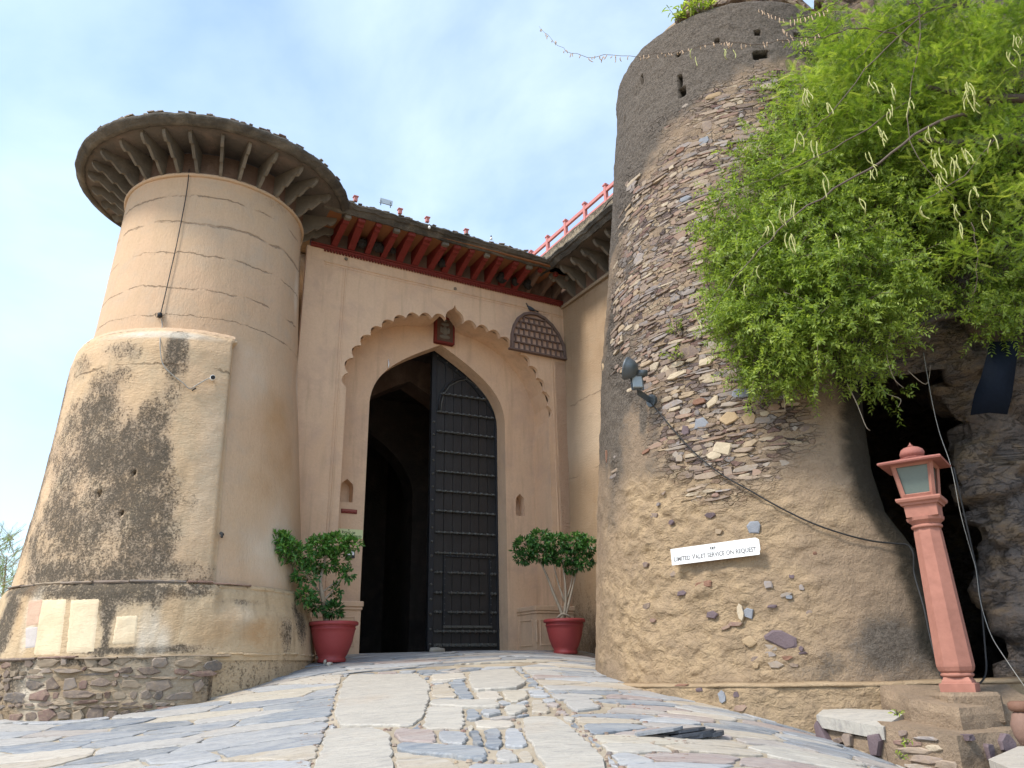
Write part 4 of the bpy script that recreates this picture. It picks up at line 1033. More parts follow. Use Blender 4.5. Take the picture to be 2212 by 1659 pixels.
# pigeon on the hood
def pigeon(loc, yaw, label):
    t = thing('pigeon', loc, label, 'pigeon'); c, s = cos(yaw), sin(yaw)
    fm = lambda x, y, z: (loc[0]+x*c-y*s, loc[1]+x*s+y*c, loc[2]+z)
    b = B(); sec = [(-.10, .045, .02, .018), (-.06, .06, .04, .035), (0, .075, .055, .05), (.05, .09, .05, .052), (.075, .125, .03, .032), (.085, .155, .024, .024), (.095, .18, .024, .024), (.108, .195, .010, .012)]
    V = []; n = 10
    for x, z, ry, rz in sec:
        for k in range(n): a = 2*pi*k/n; V.append(fm(x+.3*rz*sin(a), ry*cos(a), z+rz*sin(a)))
    F = [(i*n+k, i*n+(k+1) % n, (i+1)*n+(k+1) % n, (i+1)*n+k) for i in range(len(sec)-1) for k in range(n)]+[tuple(range(n))[::-1], tuple((len(sec)-1)*n+k for k in range(n))]
    b.add(V, F); b.obj('body', MT['pigeon'], t, True)
    b = B(); b.add([fm(-.09, -.02, .045), fm(-.09, .02, .045), fm(-.19, .03, .02), fm(-.19, -.03, .02), fm(-.09, 0, .055), fm(-.19, 0, .03)], [(0, 1, 2, 3), (0, 3, 5, 4), (4, 5, 2, 1), (0, 4, 1), (3, 2, 5)]); b.obj('tail', MT['pigeon'], t)
    b = B(); b.lathe([(.008, 0), (.001, .02)], (0, 0, 0), 6, fm=lambda x, y, z: fm(.105+z, x, .185+y)); b.obj('beak', MT['clip'], t)
    for y in (-.02, .02): b = B(); b.tube([fm(.01, y, .05), fm(.01, y, .0), fm(.03, y, .0)], .004, 5); b.obj('leg', MT['redtrim'], t)
pigeon(G(3.52, .04, 9.085), radians(200), 'dark blue grey pigeon perched on the hood of the lattice window')
# nests between the brackets
for i, (u, s) in enumerate(((-.50, .10), (-.16, .12), (.15, .07), (1.27, .10), (2.72, .12), (3.06, .10), (3.40, .12))):
    b = B(); V = []; n = 12; m_ = 9
    for a in range(m_):
        th = pi*a/(m_-1)
        for k in range(n):
            ph = 2*pi*k/n; d = np.array([sin(th)*cos(ph), sin(th)*sin(ph), cos(th)]); r = s*(.6+.8*fbm((d*2.3+i*5)[None], 3, 1)[0]); V.append(G(u+d[0]*r, .18+d[1]*r*.8, 9.68+d[2]*r))
    b.add(V, [(a*n+k, a*n+(k+1) % n, (a+1)*n+(k+1) % n, (a+1)*n+k) for a in range(m_-1) for k in range(n)])
    tag(b.obj('bird_nest', MT['nest'], None, False), 'dark ragged nest wedged between two red brackets, '+('first', 'second', 'third', 'fourth', 'fifth', 'sixth', 'seventh')[i]+' along from the round tower', 'nest', 'nests between the red brackets')

# ================================================================== SIDE WALL between gate and rough tower
SW = thing('side_wall', G(4.42, 1.5, 1.84), 'brown weathered side wall with its own bracketed eave, between the gate and the rough stone tower', 'wall')
UF = 4.41
def swbox(name, u0, u1, v0, v1, z0, z1, mat, bev=.006):
    b = B(); b.box((u0, v0, z0), (u1, v1, z1), lambda u, v, z: G(u, v, z), bev=bev); return b.obj(name, mat, SW)
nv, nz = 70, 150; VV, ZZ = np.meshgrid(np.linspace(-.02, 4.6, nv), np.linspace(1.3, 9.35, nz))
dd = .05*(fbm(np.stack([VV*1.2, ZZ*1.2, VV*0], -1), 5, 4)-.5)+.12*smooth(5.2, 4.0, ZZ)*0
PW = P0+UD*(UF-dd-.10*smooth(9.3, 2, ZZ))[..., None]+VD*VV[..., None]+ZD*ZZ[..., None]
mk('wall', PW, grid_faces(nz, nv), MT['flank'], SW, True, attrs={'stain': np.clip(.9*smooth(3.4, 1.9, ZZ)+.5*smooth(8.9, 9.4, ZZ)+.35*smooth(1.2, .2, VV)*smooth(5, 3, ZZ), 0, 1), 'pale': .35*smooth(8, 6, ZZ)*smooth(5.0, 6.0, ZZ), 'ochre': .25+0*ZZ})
swbox('mass', UF+.12, 8.5, -3.0, 4.6, 1.3, 9.9, MT['mud'])
swbox('cornice', UF-.06, UF+.14, -.0, 4.6, 9.345, 9.42, MT['flank'])
swbox('frieze', UF-.015, UF+.15, .0, 4.6, 9.42, ZE+.02, MT['frieze'])
for k in range(9):
    v = .55+.42*k; b = B(); tw = RNG.uniform(-.05, .05)
    bracket(b, lambda o, s, z: G(UF-.02-o, v+s+tw*o, ZE-.44+z), .68, .44, .07); b.obj('bracket', MT['corbel'], SW)
swbox('soffit', UF-.74, UF+.1, .6, 4.6, ZE, ZE+.03, MT['ringsoffit'])
edge_slab('eave', lambda s, o, z: G(UF-.02-o*.93, s, z), .35, 4.6, [(o-.02, z+.004) for o, z in EP], MT['eave'], SW, .04, seed=4)
nn, mm = 60, 16; VV, ZZ = np.meshgrid(np.linspace(-2.2, 4.6, nn), np.linspace(9.9, 11.16, mm))
dd = .06*(fbm(np.stack([VV*3, ZZ*3, VV*0], -1), 4, 14)-.5); PW = P0+UD*(4.40-dd)[..., None]+VD*VV[..., None]+ZD*(ZZ+.03*(ZZ > 11.1)*(fbm(np.stack([VV*6, ZZ*0, VV*0], -1), 3, 1)-.5))[..., None]
mk('parapet', PW, grid_faces(mm, nn), MT['parapet'] if 'parapet' in MT else plaster('lichened parapet', (.33, .26, .17), (.26, .21, .15), (.42, .34, .22), bumpd=.03, streak=.5), SW, True, attrs={'stain': np.clip(.85*smooth(10.9, 11.2, ZZ)+.9*smooth(10.3, 10.0, ZZ)+.3, 0, 1)})
swbox('parapet_core', 4.45, 4.75, -2.2, 4.6, 9.92, 11.14, MT['mud'])
# pink railing above
RL = thing('railing', G(4.5, 1, 11.15), 'pink red painted railing with square capped posts on the parapet of the side wall', 'railing')
def rbox(name, v0, v1, z0, z1, w=.03, mat='rail'):
    b = B(); b.box((4.46-w, v0, z0), (4.46+w, v1, z1), lambda u, v, z: G(u, v, z), bev=.005); return b.obj(name, MT[mat], RL)
rbox('rail', -1.5, 4.6, 11.44, 11.53); rbox('rail', -1.5, 4.6, 11.20, 11.26, .025)
for k in range(8):
    v = -1.42+.82*k; rbox('post', v-.04, v+.04, 11.12, 11.60, .04); rbox('post_cap', v-.055, v+.055, 11.60, 11.64, .055); rbox('post_cap', v-.035, v+.035, 11.64, 11.67, .035)
# small finials and bulbs along the gate and tower eaves
def finial(loc, lab, grp):
    t = thing('eave_post', loc, lab, 'post', grp); b = B(); b.box((-.035, -.035, 0), (.035, .035, .09), lambda x, y, z: tuple(np.array(loc)+UD*x+VD*y+ZD*z), bev=.004); b.obj('shaft', MT['rail'], t)
    b = B(); b.box((-.05, -.05, .09), (.05, .05, .115), lambda x, y, z: tuple(np.array(loc)+UD*x+VD*y+ZD*z), bev=.004); b.obj('cap', MT['rail'], t)
fpx = [(768, 425), (864, 452), (923, 470), (1007, 496)]
labs = ['small pink post at the joint of the gate eave and the round tower', 'small pink post on the gate eave above the hanging bulb', 'small pink post in the middle of the gate eave', 'small pink post on the gate eave, farthest from the round tower']
for (x, y), lb in zip(fpx, labs):
    p = atZ(x, y+6, ZE+.26); finial((p[0], p[1], ZE+.215), lb, 'small pink posts along the gate eave')
def bulb(p, lab):
    t = thing('light_bulb', p, lab, 'bulb', 'bulbs of the string lights'); b = B(); b.lathe([(.005, -.075), (.022, -.065), (.030, -.045), (.024, -.02), (.014, -.005)], p, 10); b.obj('glass', MT['bulb'], t, True)
    b = B(); b.lathe([(.015, -.006), (.015, .03)], p, 8); b.obj('socket', MT['cable'], t)
bulb(tuple(G(.62, .98, ZE+.10)), 'white bulb hanging below the small pink post on the gate eave'); bulb(tuple(atZ(1061, 512, ZE+.26)), 'pale bulb standing on the gate eave near its far end')
cs = [G(4.32, v, z) for v, z in ((.2, 10.15), (.6, 10.38), (1.0, 10.5), (1.35, 10.62), (1.7, 10.85), (2.1, 11.0), (2.6, 11.02))]
b = B(); b.tube(cs, .012, 6); tag(b.obj('string_light_cable', MT['cable'], None, True), 'black string light cable sagging across the side wall parapet', 'cable')
for i, lb in ((0, 'lowest white bulb on the parapet string lights'), (2, 'white bulb halfway along the parapet string lights'), (4, 'white bulb on the parapet string lights beside the rough tower')):
    bulb(tuple(np.array(cs[i])-UD*.03), lb)
# floodlight on the roof
fp = atZ(833, 440, ZE+.26); FL = thing('floodlight', tuple(fp), 'flat pale grey floodlight panel lying on the gate eave', 'floodlight')
b = B(); b.box((-.13, .0, .0), (.13, .025, .19), lambda x, y, z: tuple(fp+UD*(x+z*.25)+VD*(y-z*.6)+ZD*(z-.02)), bev=.004); b.obj('panel', MT['palemetal'], FL)
b = B(); b.tube([fp-UD*.1+ZD*(-.06), fp-UD*.1+ZD*.06], .01, 5); b.tube([fp+UD*.1+ZD*(-.06), fp+UD*.1+ZD*.06], .01, 5); b.obj('leg', MT['metal'], FL)

# ================================================================== ROUGH STONE TOWER (right)
RT = thing('stone_tower', (CRT[0], CRT[1], .6), 'tall rough stone tower with crumbling plaster, blackened at the rim, right of the gate', 'tower')
R_rt = prof([(.3, 3.02), (1.35, 2.95), (2.76, 2.87), (3.79, 2.79), (5.27, 2.65), (6.05, 2.58), (7.39, 2.42), (8.65, 2.27), (10.6, 2.05), (11.2, 2.01), (11.34, 1.99), (11.45, 1.90), (11.5, 1.6)])
def rb_px(x, y): return cylhit(x, y, CRT, R_rt)
rubl = [(1380, 480, .6, .6, .9), (1350, 600, .5, .6, .9), (1345, 720, .4, .4, .8), (1440, 270, .4, .25, .5), (1360, 400, .4, .4, .6), (1600, 215, 1.0, .35, .9), (1660, 190, .5, .3, 1.), (1480, 330, .6, .5, .7), (1560, 340, .9, .6, .9), (1480, 440, .7, .5, .9), (1620, 280, .7, .4, .7), (1420, 570, .75, .7, 1.), (1500, 520, .8, .7, 1.), (1390, 650, .5, .5, 1.), (1480, 680, .8, .7, 1.), (1600, 500, 1., 1., .9), (1600, 700, .9, .8, .9), (1420, 770, .7, .4, .9), (1530, 800, .9, .6, 1.), (1570, 890, .9, .45, 1.), (1490, 870, .6, .45, .9), (1610, 940, .7, .4, 1.), (1540, 970, .6, .35, .9), (1600, 1000, .5, .25, .8), (1340, 780, .3, .4, .5), (1330, 640, .4, .6, .7), (1460, 940, .5, .3, .35), (1350, 480, .4, .5, .35), (1560, 1060, .5, .2, .4), (1330, 1010, .1, .3, .35)]
fr = blobs(CRT, R_rt, rubl)
tanl = [(1450, 1140, 1.2, .7, 1.), (1600, 1130, 1.0, .5, .9), (1400, 1330, 1.3, .9, 1.), (1560, 1350, 1.1, .9, 1.), (1650, 1250, .6, .5, .7), (1450, 1240, .8, .5, .8)]
ft = blobs(CRT, R_rt, tanl)
darkl = [(1340, 830, .35, .9, .7), (1320, 700, .25, .8, .75), (1312, 900, .16, 1.2, .7), (1330, 1000, .3, .6, .6), (1320, 1090, .25, .45, .6), (1400, 930, .3, .4, .4), (1390, 900, .1, .35, .9), (1380, 840, .4, .3, .5), (1420, 1000, .5, .2, .35), (1530, 905, .7, .12, .3), (1850, 1440, .7, .2, .6), (1930, 1400, .6, .4, .75), (1370, 1240, .3, .3, .3), (1345, 420, .5, 1.2, .8), (1400, 330, .6, .5, .7), (1360, 560, .25, .7, .5)]
fd0 = blobs(CRT, R_rt, darkl)
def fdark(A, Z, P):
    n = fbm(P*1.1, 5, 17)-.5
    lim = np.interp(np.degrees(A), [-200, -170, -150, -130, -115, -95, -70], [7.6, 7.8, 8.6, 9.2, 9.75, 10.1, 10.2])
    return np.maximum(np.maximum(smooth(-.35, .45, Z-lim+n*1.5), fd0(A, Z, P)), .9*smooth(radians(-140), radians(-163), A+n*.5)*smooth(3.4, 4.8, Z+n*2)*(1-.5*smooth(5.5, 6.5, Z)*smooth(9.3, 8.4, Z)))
# the plaster ends against a hollow in the rock: boundary fixed as (height, angle)
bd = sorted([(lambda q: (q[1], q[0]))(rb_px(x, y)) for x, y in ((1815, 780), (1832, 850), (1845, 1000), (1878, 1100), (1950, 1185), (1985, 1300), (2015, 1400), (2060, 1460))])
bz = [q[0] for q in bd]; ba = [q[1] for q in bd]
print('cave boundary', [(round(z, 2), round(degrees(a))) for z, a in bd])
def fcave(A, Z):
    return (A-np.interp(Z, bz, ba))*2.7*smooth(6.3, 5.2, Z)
holes = [(1470, 175, .035, .13), (1473, 200, .05, .10), (1388, 172, .02, .09), (1637, 72, .04, .05), (1646, 118, .09, .09), (1632, 122, .03, .08), (1466, 118, .03, .04), (1548, 88, .035, .04), (1722, 76, .05, .04), (1350, 262, .02, .12)]
hp_ = [(rb_px(x, y)[0], rb_px(x, y)[1], w, h) for x, y, w, h in holes]
def fhole(A, Z):
    o = np.zeros_like(A)
    for a, z, w, h in hp_: o = np.maximum(o, ((abs(A-a)*2.1 < w) & (abs(Z-z) < h)).astype(float))
    return o
def rtdisp(A, Z, P):
    rub = fr(A, Z, P); tan = ft(A, Z, P)
    d = .05*(fbm(P*.9, 4, 31)-.5)+.028*(fbm(P*np.array([4, 4, 6]), 5, 32)-.5)+.020*(fbm(P*14, 3, 33)-.5)
    d = d-.010*smooth(.3, .6, rub)+.035*(fbm(P*np.array([7, 7, 12]), 4, 35)-.5)*(rub+tan*.3)+.07*tan*(abs(fbm(P*np.array([3.5, 3.5, 5]), 5, 36)-.5)*3-.4)+.035*(fbm(P*8, 4, 77)-.5)
    # broken edge where the rim plaster has fallen off
    d = d-.13*fhole(A, Z)
    return d-2.0*smooth(.0, 1.3, fcave(A, Z))
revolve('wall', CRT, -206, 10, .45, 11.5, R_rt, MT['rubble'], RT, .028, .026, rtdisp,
        {'rub': lambda A, Z, P: np.clip(fr(A, Z, P)*1.3, 0, 1), 'tan': ft, 'dark': fdark, 'shade': lambda A, Z, P: np.clip(smooth(-.34, .12, fcave(A, Z))*smooth(6.2, 5.5, Z)+fhole(A, Z)*1.2, 0, 1)})  # last mask paints shade towards the hollow and inside the holes
# stones laid in ragged courses where the plaster has gone
rb_keep = lambda a, z: float(np.clip(fr(np.array([[a]]), np.array([[z]]), np.array([[[CRT[0]+2.3*cos(a), CRT[1]+2.3*sin(a), z]]]))[0, 0]*1.05-.12, 0, .72)) if (z > 6.1 or fcave(np.array(a), np.array(z)) < -.1) else 0
cnt = rubble(CRT, R_rt, -172, -62, 2.9, 10.9, lambda a, z: rb_keep(a, z), (.08, .34), (.026, .075), (.000, .016), MT['stone'], RT, limit=270, rr=np.random.default_rng(5), gap=.006)
print('tower stones', cnt)
# single stones set in the lower mortar (pixel, width, height, colour)
def one(px, py, w, h, d, mat, ti=0.):
    a, z, _ = rb_px(px, py); V, F = put_stone(CRT, R_rt, a, z, w, h, d, np.random.default_rng(int(px*7+py)), ti); mk('stone', V, F, mat, RT)
MT['purple'] = plain('purple grey stone', (.13, .095, .10), .7, .25, .4, 7, .01); MT['ochrestone'] = plain('ochre stone', (.36, .26, .155), .8, .2, .25, 7, .01)
MT['palestone'] = plain('pale yellow stone', (.45, .37, .26), .8, .2, .15, 7, .01); MT['bluestone'] = plain('blue grey stone', (.22, .23, .25), .75, .25, .25, 7, .01); MT['ruststone'] = plain('rust stone', (.22, .12, .08), .8, .2, .35, 9, .01)
for q in ((1688, 1382, .34, .16, .02, 'purple', -.35), (1600, 1323, .08, .2, .02, 'palestone'), (1629, 1140, .17, .15, .012, 'bluestone', -.1), (1535, 1112, .14, .07, .02, 'purple'), (1520, 1262, .26, .08, .02, 'ruststone', .1), (1472, 1282, .14, .06, .015, 'purple'), (1618, 1325, .12, .12, .008, 'bluestone'), (1538, 1328, .13, .09, .015, 'purple'), (1618, 1385, .16, .12, .01, 'ochrestone'), (1731, 1402, .05, .06, .02, 'purple'), (1735, 1411, .1, .03, .02, 'purple'), (1700, 1421, .12, .05, .02, 'ruststone'), (1632, 1438, .07, .07, .01, 'ochrestone'), (1668, 1310, .12, .04, .015, 'purple'), (1705, 1290, .08, .05, .015, 'bluestone'), (1450, 1128, .08, .07, .01, 'purple'), (1660, 1262, .1, .09, .01, 'stone'), (1710, 1245, .06, .05, .01, 'purple'),
          (1562, 968, .28, .17, .03, 'palestone', -.3), (1542, 985, .2, .1, .025, 'palestone'), (1575, 903, .22, .17, .02, 'ochrestone'), (1618, 905, .17, .17, .02, 'ochrestone'), (1514, 915, .2, .17, .02, 'bluestone'), (1481, 930, .12, .14, .018, 'purple'), (1523, 783, .2, .12, .03, 'palestone'), (1462, 810, .28, .08, .025, 'palestone', .1), (1303, 795, .1, .16, .015, 'ochrestone', .3), (1510, 868, .18, .08, .02, 'ruststone'), (1540, 868, .2, .13, .02, 'palestone', .5), (1598, 850, .22, .14, .02, 'bluestone'),
          (1665, 187, .34, .13, .03, 'palestone'), (1540, 208, .30, .09, .02, 'ochrestone', .1), (1645, 235, .1, .05, .02, 'ruststone'), (1310, 985, .05, .2, .012, 'ruststone'), (1395, 975, .16, .06, .012, 'ruststone', .15), (1520, 305, .18, .13, .02, 'bluestone'), (1470, 325, .16, .08, .02, 'ruststone', .3), (1480, 430, .22, .1, .025, 'bluestone'), (1545, 1070, .1, .05, .02, 'stone'), (1560, 1183, .14, .05, .012, 'purple'), (1760, 1195, .05, .05, .01, 'ruststone')):
    one(*q[:5], MT[q[5]], *(q[6:]))
r6 = np.random.default_rng(66)
for i in range(18):
    one(r6.uniform(1350, 1780), r6.uniform(1040, 1450), r6.uniform(.06, .18), r6.uniform(.03, .08), r6.uniform(.0, .008), MT['stone'], r6.uniform(-.3, .3))
# base ledge
revolve('base_ledge', CRT, -173, -62, .2, 1.34, lambda z: 3.10+(1.34-z)*.04, MT['rubble'], RT, .03, .025, lambda A, Z, P: .05*(fbm(P*np.array([4, 4, 7]), 5, 61)-.5)+.012*(fbm(P*14, 3, 6)-.5)-.12*smooth(1.33, 1.345, Z)-.25*smooth(radians(-160), radians(-173), A), {'tan': lambda A, Z, P: .9+0*A, 'dark': lambda A, Z, P: .35*(fbm(P*2, 3)+.1)})
ringslab(CRT, -172, -62, [(2.90, 1.31), (3.11, 1.315), (3.125, 1.33), (3.10, 1.352), (2.90, 1.37)], MT['mud'], 'ledge_top', RT, .02, 1., 12.)
for q in ((1560, 1505, .1, .12, 'bluestone'), (1510, 1490, .1, .05, 'purple'), (1600, 1530, .16, .08, 'stone'), (1470, 1480, .2, .03, 'ruststone'), (1590, 1500, .08, .06, 'purple')):
    a, z, _ = cylhit(q[0], q[1], CRT, 3.11); V, F = put_stone(CRT, lambda z_: 3.10, a, z, q[2], q[3], .02, np.random.default_rng(int(q[0])), 0); mk('stone', V, F, MT[q[4]], RT)
# rubble parapet heaped behind the rim
b = B(); rr = np.random.default_rng(8)
for i in range(520):
    a = radians(rr.uniform(-128, -40)); k = rr.random(); r = 1.80-.35*k; z = 11.42+.75*k*rr.uniform(.2, 1)
    V, F = stone_verts(rr.uniform(.12, .36), rr.uniform(.05, .13), rr.uniform(.04, .12), rr); c, s = cos(a), sin(a); t = rr.uniform(-.3, .3)
    X = V[:, 0]*cos(t)-V[:, 1]*sin(t); Y = V[:, 0]*sin(t)+V[:, 1]*cos(t); Rr = r+V[:, 2]; b.add(np.stack([CRT[0]+Rr*c-X*s, CRT[1]+Rr*s+X*c, z+Y+.1], -1), F, rr.random())
tag(b.obj('loose_rubble', MT['stone'], RT, attr=True), kind='stuff')
b = B(); b.lathe([(1.75, 10.9), (1.7, 11.5), (1.45, 12.0), (1.2, 12.1)], (CRT[0], CRT[1], 0), 40); b.obj('core', MT['mud'], RT)

# ================================================================== ROCK CLIFF AND HOLLOW
def rockgrid(name, P, mat, label=None, amp=.35, seed=0, kind='structure', facing=None):
    n, m_ = P.shape[:2]; du = np.gradient(P, axis=0); dv = np.gradient(P, axis=1); N = np.cross(dv, du); N /= np.linalg.norm(N, axis=-1, keepdims=True)+1e-9
    q = P*np.array([1.1, 1.1, 1.5]); cell = np.floor(q*2.2+fbm(P*1.2, 3, seed)[..., None]*2.4); st = hsh(cell[..., 0].astype(int), cell[..., 1].astype(int), cell[..., 2].astype(int), seed)
    d = amp*(fbm(P*.8, 4, seed+3)-.5)*1.6+amp*.75*(st-.5)+.10*(fbm(P*np.array([4, 4, 7]), 4, seed+9)-.5)+.04*(fbm(P*13, 3, seed+2)-.5)
    o = mk(name, P+N*d[..., None], grid_faces(n, m_), mat, None, False)
    return tag(o, label, kind=kind)
# plan of the cliff foot from the depth of the hollow round to the right
plan = np.array([(3.1, 13.6), (4.6, 13.9), (6.8, 14.0), (8.2, 13.4), (8.4, 11.8), (7.4, 10.4), (6.3, 9.6), (5.5, 9.15), (5.30, 8.9), (5.36, 8.7), (5.5, 8.6), (6.2, 8.4), (7.5, 8.2), (9.5, 8.0)])
sl = np.concatenate([[0], np.cumsum(np.linalg.norm(np.diff(plan, axis=0), axis=1))]); ss = np.arange(0, sl[-1], .05); zz = np.arange(.0, 12.6, .05)
SX = np.interp(ss, sl, plan[:, 0]); SY = np.interp(ss, sl, plan[:, 1]); SG, ZG = np.meshgrid(ss, zz)
lean = .10*np.clip(ZG-5, 0, 10)+.05*ZG*np.sin(SG*1.3); foot = .35*smooth(1.6, .3, ZG)
PC = np.stack([np.interp(SG, ss, SX)-foot*.5+.0*lean, np.interp(SG, ss, SY)+lean*.6-foot, ZG], -1)
rockgrid('rock_cliff', PC, MT['rock'], amp=.34, seed=40)
# overhang roofing the hollow
XX, YY = np.meshgrid(np.arange(3.2, 8.8, .08), np.arange(9.1, 14.4, .08)); ZR = 5.35+.25*np.sin(XX*1.7)+.0*XX+.12*(YY-9.2)
rockgrid('rock_overhang', np.stack([XX, YY, ZR], -1)[::-1], MT['rock'], amp=.3, seed=50)
XX, YY = np.meshgrid(np.arange(3.2, 8.8, .09), np.arange(9.0, 14.4, .09)); rockgrid('rock_overhang', np.stack([XX, YY, 5.95+.9*smooth(9.1, 10.2, YY)+0*XX], -1), MT['rock'], amp=.3, seed=53)
XX, ZZ = np.meshgrid(np.arange(3.6, 8.8, .07), np.arange(4.9, 6.2, .07)); rockgrid('rock_overhang', np.stack([XX, 9.0+0*XX+.2*np.sin(XX*2), ZZ], -1), MT['rock'], amp=.25, seed=57)
XX, YY = np.meshgrid(np.arange(3.0, 9, .09), np.arange(6.5, 14.2, .09)); rockgrid('rock_ground', np.stack([XX, YY, .60+.35*smooth(8.2, 9, YY)+.1*smooth(6, 8, XX)], -1)[::-1] if False else np.stack([XX, YY, .55+.35*smooth(8.2, 9, YY)+.1*smooth(6, 8, XX)], -1), MT['rock'], amp=.14, seed=70)
# navy sheet
tp = [(2137, 741), (2199, 738), (2194, 800), (2187, 854), (2174, 897), (2135, 893), (2096, 897), (2105, 850), (2118, 816)]
nrm = np.array([-.25, -1, 0]); nrm /= np.linalg.norm(nrm); V = []
b = B(); cp = [atPlane(x, y, (5.4, 8.20, 4), nrm) for x, y in tp]; n = len(cp); jit = [p+nrm*RNG.uniform(-.02, .04) for p in cp]
cen_ = np.mean(cp, 0)+nrm*.07; b.add(jit+[cen_]+[p-nrm*.01 for p in jit], [(i, (i+1) % n, n) for i in range(n)]+[(i, i+n+1, (i+1) % n+n+1, (i+1) % n) for i in range(n)]); tag(b.obj('tarpaulin', MT['navy'], None, True), 'dark navy sheet hanging flat against the rock cliff above the lamp post', 'sheet')

# ================================================================== LAMP PLINTH, STEP, LAMP
LX, LY, LZ = 4.047, 7.6, 1.275
def masonry(top, z0, mat, parent, partname, batter=.02, seed=0):
    """block with bowed, worn faces; top = 3-D corners of its upper face"""
    P = [np.array(c, float) for c in top]; n = len(P); V = []; F = []; k = 10; m_ = 9
    per = np.array([P[i]+(P[(i+1) % n]-P[i])*j/k for i in range(n) for j in range(k)]); cc = per.mean(0); N = len(per)
    for j in range(m_+1):
        for i, p in enumerate(per):
            z = z0+(p[2]-z0)*j/m_; q = np.array([[p[0]*4, p[1]*4, z*5]]); d = (fbm(q, 4, seed)[0]-.5)*.06; e = (p-cc)[:2]; e = e/np.linalg.norm(e); s = batter*(1-j/m_)-(.02 if j == m_ else 0)
            V.append((p[0]+e[0]*(d+s), p[1]+e[1]*(d+s), z+(fbm(q, 3, 5)[0]-.5)*.03*(j == m_)))
    V.append((cc[0], cc[1], cc[2]+.005))
    for j in range(m_):
        for i in range(N): F.append((j*N+i, j*N+(i+1) % N, (j+1)*N+(i+1) % N, (j+1)*N+i))
    for i in range(N): F.append((m_*N+i, m_*N+(i+1) % N, len(V)-1))
    return mk(partname, V, F, mat, parent, False)
MT['mudr'] = rubblewall('mud plastered masonry')
ct = [atY(1959, 1509, 7.62), atY(2071, 1531, 7.15), atY(2240, 1516, 7.6)]
PLN = thing('stone_plinth', (LX, LY, .5), 'stepped mud plastered masonry plinth carrying the pink lamp post', 'plinth')
bkr = ct[2]+np.array([.1, .55, .14]); bkl = ct[0]+np.array([.0, .55, .10])
masonry([ct[0], ct[1], ct[2], bkr, bkl], .6, MT['mudr'], PLN, 'upper_block', seed=3)
b = B(); b.box((-.24, -.24, 1.0), (.24, .24, 1.274), lambda x, y, z: (LX+x, LY+y, z), bev=.03); b.obj('bedding', MT['mudr'], PLN)
cl = [atY(1905, 1562, 7.5), atY(2066, 1590, 6.9), atY(2300, 1570, 7.35)]
masonry([cl[0], cl[1], cl[2], cl[2]+np.array([.3, .9, .05]), cl[0]+np.array([.0, .8, .05])], .0, MT['mudr'], PLN, 'lower_block', seed=4)
# stones showing in the lower block
def face_stone(p, q, t, z, w, h, d, mat, parent, seed):
    p, q = np.array(p)[:2], np.array(q)[:2]; e = (q-p)/np.linalg.norm(q-p); n = np.array([e[1], -e[0]]); 
    if n@(CAM[:2]-p) < 0: n = -n
    V, F = stone_verts(w, h, d, np.random.default_rng(seed)); c = p+(q-p)*t
    mk('stone', [(c[0]+e[0]*x+n[0]*(y2+.005), c[1]+e[1]*x+n[1]*(y2+.005), z+y) for x, y, y2 in V], F, mat, parent)
for k, (t, z, w, h) in enumerate(((.35, .88, .30, .05), (.45, .83, .36, .06), (.55, .77, .34, .07), (.68, .86, .14, .06), (.8, .74, .2, .08), (.3, .96, .1, .05), (.6, .93, .25, .04), (.45, .70, .3, .06), (.75, .66, .2, .06))): face_stone(cl[0], cl[1], t, z, w, h, .02, MT['stone'], PLN, k)
for k, (t, z, w, h) in enumerate(((.25, .83, .1, .16), (.42, .88, .2, .15), (.55, .75, .24, .12), (.7, .88, .2, .1), (.1, .95, .1, .06))): face_stone(cl[1], cl[2], t, z, w, h, .03, MT['purple'], PLN, 40+k)
# low wall with a pale slab, left of the plinth
sc_ = [atY(1763, 1545, 8.05), atY(1782, 1529, 8.45), atY(1962, 1535, 7.85), atY(1908, 1571, 7.45)]
LW = thing('low_wall', (3.3, 8.0, .5), 'low rubble wall topped by a pale slab, between the rough tower and the lamp plinth', 'wall')
f0, f1 = sc_[0], sc_[3]
DZ = np.array([0, 0, -.12])
masonry([sc_[0]+DZ+np.array([.03, .03, 0]), sc_[3]+DZ+np.array([0, .04, 0]), sc_[2]+DZ, sc_[1]+DZ], .1, MT['mudr'], LW, 'core', seed=9)
b = B(); up_ = [tuple(p) for p in sc_]; dn_ = [tuple(p+np.array([0, .01, -.105])) for p in sc_]; b.add(up_+dn_, [(0, 3, 2, 1), (4, 5, 6, 7), (0, 4, 7, 3), (3, 7, 6, 2), (2, 6, 5, 1), (1, 5, 4, 0)]); b.obj('slab', MT['cream'], LW)['label'] = 'pale grey stone slab'
for k, (t, z, w, h, mt) in enumerate(((.05, .92, .16, .22, 'purple'), (.12, .72, .26, .18, 'purple'), (.85, .85, .16, .2, 'purple'), (.45, .88, .1, .12, 'stone'), (.6, .75, .12, .08, 'stone'), (.3, .85, .1, .08, 'stone'))): face_stone(f0, f1, t, z, w, h, .03, MT[mt], LW, 60+k)
a_, z_, _ = cylhit(1735, 1575, CRT, 3.12)
